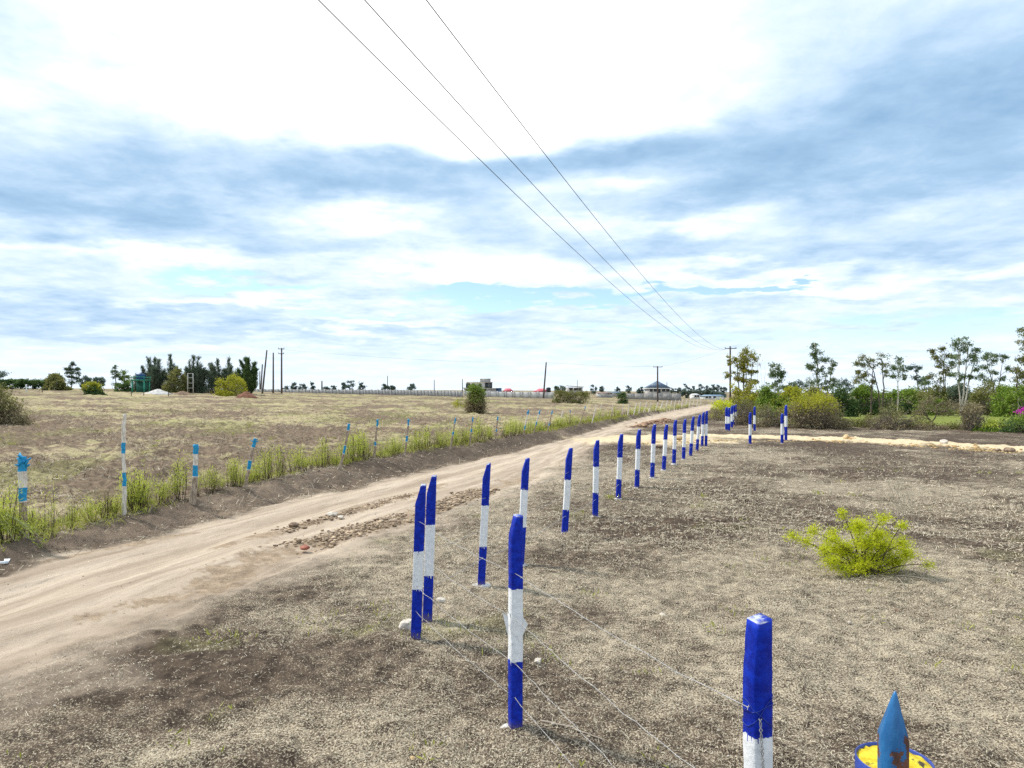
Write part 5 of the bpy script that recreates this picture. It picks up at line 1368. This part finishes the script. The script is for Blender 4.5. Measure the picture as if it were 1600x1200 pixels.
def openings(wallobj_root, wmb_y, lst, frame=None):
    for (x, z, w, h) in lst:
        fb = MB(); t = .07
        for (cx, cz, sx, sz) in ((x, z + h / 2 + t / 2, w + 2 * t, t), (x, z - h / 2 - t / 2, w + 2 * t, t), (x - w / 2 - t / 2, z, t, h), (x + w / 2 + t / 2, z, t, h)):
            fb.box((cx, wmb_y - .04, cz), (sx, .12, sz))
        f = fb.build('window', frame or BLK_P, wallobj_root)
        pb = MB(); pb.box((x, wmb_y - .005, z), (w, .03, h)); pb.build('dark_fill', DARK_FILL, f)  # dark sheet on the wall, painted shade where the opening has no glass
def house_origin(px, Y): 
    X = wx(px, Y); return X, Y, float(terrain(X, Y))

def half_built():
    Y = 190; X, _, Z = house_origin(750, Y)
    root = thing('half_built_house', 'half built two storey block house with raised stair tower', 'house', (X, Y, Z))
    def x(px): return wx(px, Y) - X
    def z(py): return wz(py, Y) - Z
    def block(name, a, b, top, bot, dy, dpt, m):
        mb = MB(); mb.box(((x(a) + x(b)) / 2, dy, (z(top) + z(bot)) / 2), (x(b) - x(a), dpt, z(top) - z(bot))); return mb.build(name, m, root)
    block('upper_wall', 730.6, 768.7, 597.6, 606.8, 0, 8, BLK_P)
    block('lower_wall', 727, 775, 607.4, 622, -.4, 9, BLK)
    block('floor_slab', 726, 776, 606.8, 607.4, -.5, 9.6, BLK_P)
    block('roof_slab', 730, 769.4, 597, 597.6, 0, 8.6, BLK_P)
    block('stair_tower', 750.4, 766, 592.3, 597, .6, 4, BLK)
    block('tower_slab', 749.6, 766.8, 591.7, 592.3, .6, 4.5, BLK_P)
    block('parapet', 725, 730.4, 605.8, 606.8, -2, 5, BLK)
    openings(root, -4.0, [(x(733), z(603.2), 1.1, 1.3), (x(751), z(602.6), .7, 1.0), (x(762.4), z(603), 1.2, 1.6), (x(767), z(603.2), .8, 1.6), (x(741), z(603), 1.0, 1.2)], BLK)
    openings(root, -4.9, [(x(756), z(611), 1.6, 1.2), (x(735), z(611), 1.6, 1.2)], BLK)
    mb = MB(); mb.box((x(776.5), 1, z(606.8)), (x(783) - x(770), 5, .15)); mb.box((x(779), 1, z(612)), (x(783) - x(774), 4, 2.0)); mb.build('blue_annex', mat_noise('annex_blue', (.07, .15, .30), (.14, .24, .40), 3, .6, .2), root)
half_built()

def hip_house(name, label, px0, px1, r0, r1, apex, eave, Y, roof, wallm, depth=7, wins=(), fascia=None, wall_in=.5, group=None):
    pxc = (px0 + px1) / 2; X, _, Z = house_origin(pxc, Y)
    root = thing(name, label, 'house', (X, Y, Z), 0, group)
    def x(px): return wx(px, Y) - X
    ze, za = wz(eave, Y) - Z, wz(apex, Y) - Z
    hd = depth / 2; a, b, c, d = x(px0), x(px1), x(r0), x(r1)
    mb = MB()
    mb.add(np.array([(a, -hd, ze), (b, -hd, ze), (b, hd, ze), (a, hd, ze), (c, 0, za), (d + .001, 0, za)]), q=[(0, 1, 5, 4), (2, 3, 4, 5), (3, 2, 1, 0)], t=[(1, 2, 5), (3, 0, 4)])
    rf = mb.build('roof', roof, root)
    if fascia:
        fm = MB()
        for sy in (-1, 1): fm.box((0, sy * (hd + .03), ze - .14), (b - a + .1, .06, .24))
        for s in (a - .03, b + .03): fm.box((s, 0, ze - .14), (.06, depth, .24))
        fm.build('fascia', fascia, rf)
    mb = MB(); mb.box((0, 0, (ze - .02 - .3) / 2), (b - a - 2 * wall_in, depth - 2 * wall_in, ze - .02 + .3)); mb.build('wall', wallm, root)
    openings(root, -hd + wall_in, [(x(p), wz(q, Y) - Z, w, h) for p, q, w, h in wins], WHITEW)
    return root
ROOF_R = mat_noise('roof_red', (.46, .07, .095), (.60, .13, .16), 2, .55, .3, .02, .4)
ROOF_B = mat_noise('roof_bluegrey', (.065, .10, .155), (.12, .17, .235), 2, .5, .3, .02, .4)
ROOF_L = mat_noise('roof_lightblue', (.16, .27, .38), (.26, .38, .48), 2, .5, .2, .02, .4)
hip_house('red_roof_house', 'smaller house with pinkish red hipped roof beside the half built house', 785.5, 803.5, 789.5, 797.5, 606.8, 612.2, 200, ROOF_R, WHITEW)
hip_house('red_roof_house', 'larger house with pinkish red hipped roof left of the pole', 831, 861, 842, 849.5, 607, 613.2, 185, ROOF_R, WHITEW, 9)
hip_house('blue_roof_house', 'house with steep blue grey hipped roof behind the stone wall', 1008.5, 1044.5, 1026.3, 1027.3, 595, 606.3, 200, ROOF_B, BLK, 7.2, [(1014, 609.6, .9, .9), (1020, 609.6, .9, .9), (1033, 609.6, 1.0, .9), (1039.5, 609.6, 1.0, .9), (1026.5, 610.2, .7, 1.4)], WHITEW, .35)
hip_house('white_house', 'small white house behind the far end of the left fence', 1079.5, 1092, 1082, 1089, 615, 617.2, 205, WHITEW, WHITEW, 4, [(1084, 619, .6, .6), (1088, 619, .6, .6)], None, .1)
hip_house('long_house', 'long low white house with pale blue roof left of the pole', 1096, 1129, 1100, 1126, 616.8, 619, 205, ROOF_L, WHITEW, 5, [(1101, 620.3, .7, .5), (1106, 620.3, .7, .5), (1113, 620.3, .7, .5)], None, .25)
def grey_building():
    Y = 210; X, _, Z = house_origin(897, Y); root = thing('grey_building', 'grey block building with sloping flat roof above the brown thicket', 'house', (X, Y, Z))
    def x(px): return wx(px, Y) - X
    def z(py): return wz(py, Y) - Z
    mb = MB(); mb.box(((x(886) + x(909)) / 2, 0, z(605.5) / 2), (x(909) - x(886), 5, z(605.5))); mb.build('wall', BLK, root)
    mb = MB(); a, b = x(884.5), x(911)
    V = [(a, -3, z(603.2)), (b, -3, z(605.2)), (b, 3, z(605.2)), (a, 3, z(603.2)), (a, -3, z(602.2)), (b, -3, z(604.2)), (b, 3, z(604.2)), (a, 3, z(602.2))]
    mb.add(np.array(V), q=[(3, 2, 1, 0), (4, 5, 6, 7), (0, 1, 5, 4), (1, 2, 6, 5), (2, 3, 7, 6), (3, 0, 4, 7)]); mb.build('roof', BLK_P, root)
    openings(root, -2.5, [(x(891), z(608.3), .9, .7), (x(899), z(608.3), 1.2, .6), (x(905), z(608.6), .7, .6)], BLK)
grey_building()
def shed(label, x0, x1, top, Y, roofm, wallm, doorx=None):
    pc = (x0 + x1) / 2; X, _, Z = house_origin(pc, Y); root = thing('shed', label, 'shed', (X, Y, Z), 0, 'low sheds on the skyline')
    w = (x1 - x0) / F * Y; H = wz(top, Y) - Z
    mb = MB(); mb.box((0, 0, (H - .3) / 2 - .1), (w * .94, 3.4, H - .3 + .2)); mb.build('wall', wallm, root)
    mb = MB(); V = [(-w / 2, -2, H - .28), (w / 2, -2, H - .28), (w / 2, 2, H - .08), (-w / 2, 2, H - .08), (-w / 2, -2, H - .2), (w / 2, -2, H - .2), (w / 2, 2, H), (-w / 2, 2, H)]
    mb.add(np.array(V), q=[(3, 2, 1, 0), (4, 5, 6, 7), (0, 1, 5, 4), (1, 2, 6, 5), (2, 3, 7, 6), (3, 0, 4, 7)]); mb.build('roof', roofm, root)
    if doorx is not None:
        mb = MB(); mb.box((wx(doorx, Y) - X, -1.72, (H - .4) / 2), (.9, .06, H - .5)); mb.build('door', WHITEW, root)
shed('low brown block shed with white door left of the blue roofed shed', 932, 956, 612.5, 185, ROOF_R if False else mat_noise('tin_rust', (.20, .12, .09), (.34, .24, .19), 4, .6, .2), BLK, 935)
shed('low shed with pale blue roof behind the small round bush', 947, 969, 612, 205, ROOF_L, BLK)
def rooftop_tank():
    Y = 181; X, _, Z = house_origin(857, Y); top = wz(605.2, Y)
    root = thing('water_tank', 'black water tank on a stand at the right end of the red roof', 'water tank', (X, Y, Z))
    H = top - Z
    mb = MB(); mb.tube(np.array([(0, 0, H - 1.3), (0, 0, H - 1.2), (0, 0, H - .2), (0, 0, H - .08), (0, 0, H)]), (.55, .6, .6, .45, .2), 16); mb.build('tank', mat_noise('tank_black', (.012, .012, .013), (.03, .03, .032), 4, .5, .1), root)
    mb = MB()
    for sx in (-1, 1):
        for sy in (-1, 1): mb.box((sx * .4, sy * .4, (H - 1.32) / 2), (.1, .1, H - 1.32))
    mb.box((0, 0, H - 1.35), (1.2, 1.2, .06)); mb.build('stand', POLE, root)
rooftop_tank()

# ------------------------------------------------------------------ sky and sun
SUN_AZ, SUN_EL = math.radians(-62), math.radians(52)
def build_world():
    w = bpy.data.worlds.new('World'); S.world = w; w.use_nodes = True
    w.node_tree.nodes.clear(); k = N(w.node_tree)
    out = k.new('ShaderNodeOutputWorld')
    sky = k.new('ShaderNodeTexSky'); sky.sky_type = 'NISHITA'; sky.sun_disc = False
    sky.sun_elevation = SUN_EL; sky.sun_rotation = SUN_AZ; sky.altitude = 1600; sky.air_density = 1.0; sky.dust_density = .4; sky.ozone_density = 2.0
    bs = k.new('ShaderNodeBackground'); k.put(bs.inputs[0], sky.outputs[0]); bs.inputs[1].default_value = .15
    d = k.new('ShaderNodeTexCoord').outputs['Generated']
    x, y, z = k.sep(d)
    zc = k.m('MAXIMUM', z, 0.0)
    den = k.m('ADD', zc, .10)
    pl = k.comb(k.m('DIVIDE', x, den), k.m('DIVIDE', y, den), 0.0)      # cloud deck seen from below
    n1 = k.noise(pl, 1.1, 6, .55, .4)
    n2 = k.noise(k.v('ADD', pl, (7.3, 2.1, 0)), 3.2, 7, .60, .25)
    n3 = k.noise(k.v('ADD', pl, (2.3, 5.1, 0)), 8.5, 6, .62, .2)
    nw = k.noise(k.v('ADD', pl, (1.3, 9.1, 4.0)), 1.6, 5, .55)
    nv = k.noise(k.v('ADD', pl, (11.3, 3.1, 2.0)), 2.2, 5, .55)
    az = k.m('ADD', k.m('ARCTAN2', x, y), k.m('MULTIPLY', k.m('SUBTRACT', nw, .5), .30))
    el = k.m('ADD', k.m('ARCSINE', z), k.m('MULTIPLY', k.m('SUBTRACT', nv, .5), .10))
    def blob(px, py, rx, ry, wgt, tilt=0.0):
        a0 = math.atan((px - CX) / F); e0 = math.atan((HY - py) / F * math.cos(a0))
        da = k.m('SUBTRACT', az, a0)
        de = k.m('SUBTRACT', k.m('SUBTRACT', el, e0), k.m('MULTIPLY', da, tilt)) if tilt else k.m('SUBTRACT', el, e0)
        q = k.m('ADD', k.m('POWER', k.m('ABSOLUTE', k.m('DIVIDE', da, rx / F)), 2), k.m('POWER', k.m('ABSOLUTE', k.m('DIVIDE', de, ry / F)), 2))
        return k.m('MULTIPLY', k.m('EXPONENT', k.m('MULTIPLY', q, -1)), wgt)
    def total(lst):
        t = None
        for b in lst:
            v = blob(*b); t = v if t is None else k.m('ADD', t, v)
        return t
    dark = total([(370, 270, 250, 55, .55), (200, 345, 290, 30, .42), (120, 290, 190, 45, .28), (590, 290, 220, 34, .38), (730, 350, 100, 22, .42), (690, 248, 260, 20, .55), (930, 252, 200, 26, .58, .1), (1220, 225, 260, 50, .40, .15), (1480, 210, 260, 95, .46, .15), (1590, 110, 150, 90, .34),
                  (1400, 320, 330, 50, .30), (40, 40, 110, 60, .28), (70, 488, 330, 22, .42), (250, 180, 150, 40, .28), (1340, 398, 190, 16, .28), (980, 395, 110, 24, .36), (30, 378, 110, 18, .30), (1290, 90, 170, 90, .18), (1010, 145, 60, 22, .2), (420, 525, 400, 9, .24), (1260, 470, 200, 8, .24), (1120, 290, 150, 36, .18), (480, 395, 120, 14, .26), (600, 430, 120, 10, .2)])
    white = total([(640, 60, 480, 125, 1.0), (650, 175, 330, 50, .45), (60, 150, 130, 45, .34), (540, 345, 140, 18, .55), (150, 385, 190, 16, .5), (1060, 345, 150, 15, .45), (760, 425, 200, 24, .42), (970, 300, 110, 12, .4), (1350, 345, 160, 14, .12), (1400, 440, 260, 14, .32), (380, 475, 140, 10, .4), (1150, 425, 150, 10, .35), (560, 510, 120, 6, .3)])
    gap = total([(850, 464, 200, 11, 1.0), (1180, 452, 140, 7, .85), (360, 442, 120, 12, .85), (560, 492, 130, 7, .85), (1480, 508, 300, 26, .50), (1000, 515, 90, 8, .6), (1330, 535, 260, 26, .28), (740, 455, 60, 10, .5)])
    L = k.m('ADD', .64, k.m('MULTIPLY', white, .75)); L = k.m('SUBTRACT', L, k.m('MULTIPLY', dark, .64))
    L = k.m('ADD', L, k.m('MULTIPLY', k.m('SUBTRACT', n1, .5), .60))
    L = k.m('ADD', L, k.m('MULTIPLY', k.m('SUBTRACT', n2, .5), .72))
    L = k.m('ADD', L, k.m('MULTIPLY', k.m('SUBTRACT', n3, .5), .28), clamp=True)
    r = k.new('ShaderNodeValToRGB'); k.put(r.inputs[0], L)
    els = r.color_ramp.elements
    els[0].position = 0.0; els[0].color = (.225, .385, .575, 1)
    els[1].position = 1.0; els[1].color = (1.12, 1.12, 1.12, 1)
    for p, c in ((.28, (.355, .52, .71)), (.55, (.56, .70, .85)), (.80, (.80, .88, .95))):
        e = els.new(p); e.color = (*c, 1)
    # milky air near the horizon
    hz = k.ss(.11, .0, z)
    ccol = k.mix(k.m('MULTIPLY', hz, .65), r.outputs[0], (.80, .89, .97))
    bc = k.new('ShaderNodeBackground'); k.put(bc.inputs[0], ccol); bc.inputs[1].default_value = 1.0
    g = k.m('ADD', gap, k.m('MULTIPLY', k.m('SUBTRACT', n2, .5), 1.2))
    op = k.ss(.78, .22, g)
    mx = k.new('ShaderNodeMixShader'); k.put(mx.inputs[0], op)
    k.l.new(bs.outputs[0], mx.inputs[1]); k.l.new(bc.outputs[0], mx.inputs[2]); k.l.new(mx.outputs[0], out.inputs[0])
build_world()
sd = bpy.data.lights.new('sun', 'SUN'); sd.energy = 3.3; sd.angle = math.radians(5); sd.color = (1.0, .95, .87)
so = bpy.data.objects.new('sun', sd); COL.objects.link(so)
v = Vector((math.sin(SUN_AZ) * math.cos(SUN_EL), math.cos(SUN_AZ) * math.cos(SUN_EL), math.sin(SUN_EL)))
so.rotation_euler = (-v).to_track_quat('-Z', 'Y').to_euler(); so.location = v * 50
S.cycles.max_bounces = 6
S.cycles.use_denoising = False
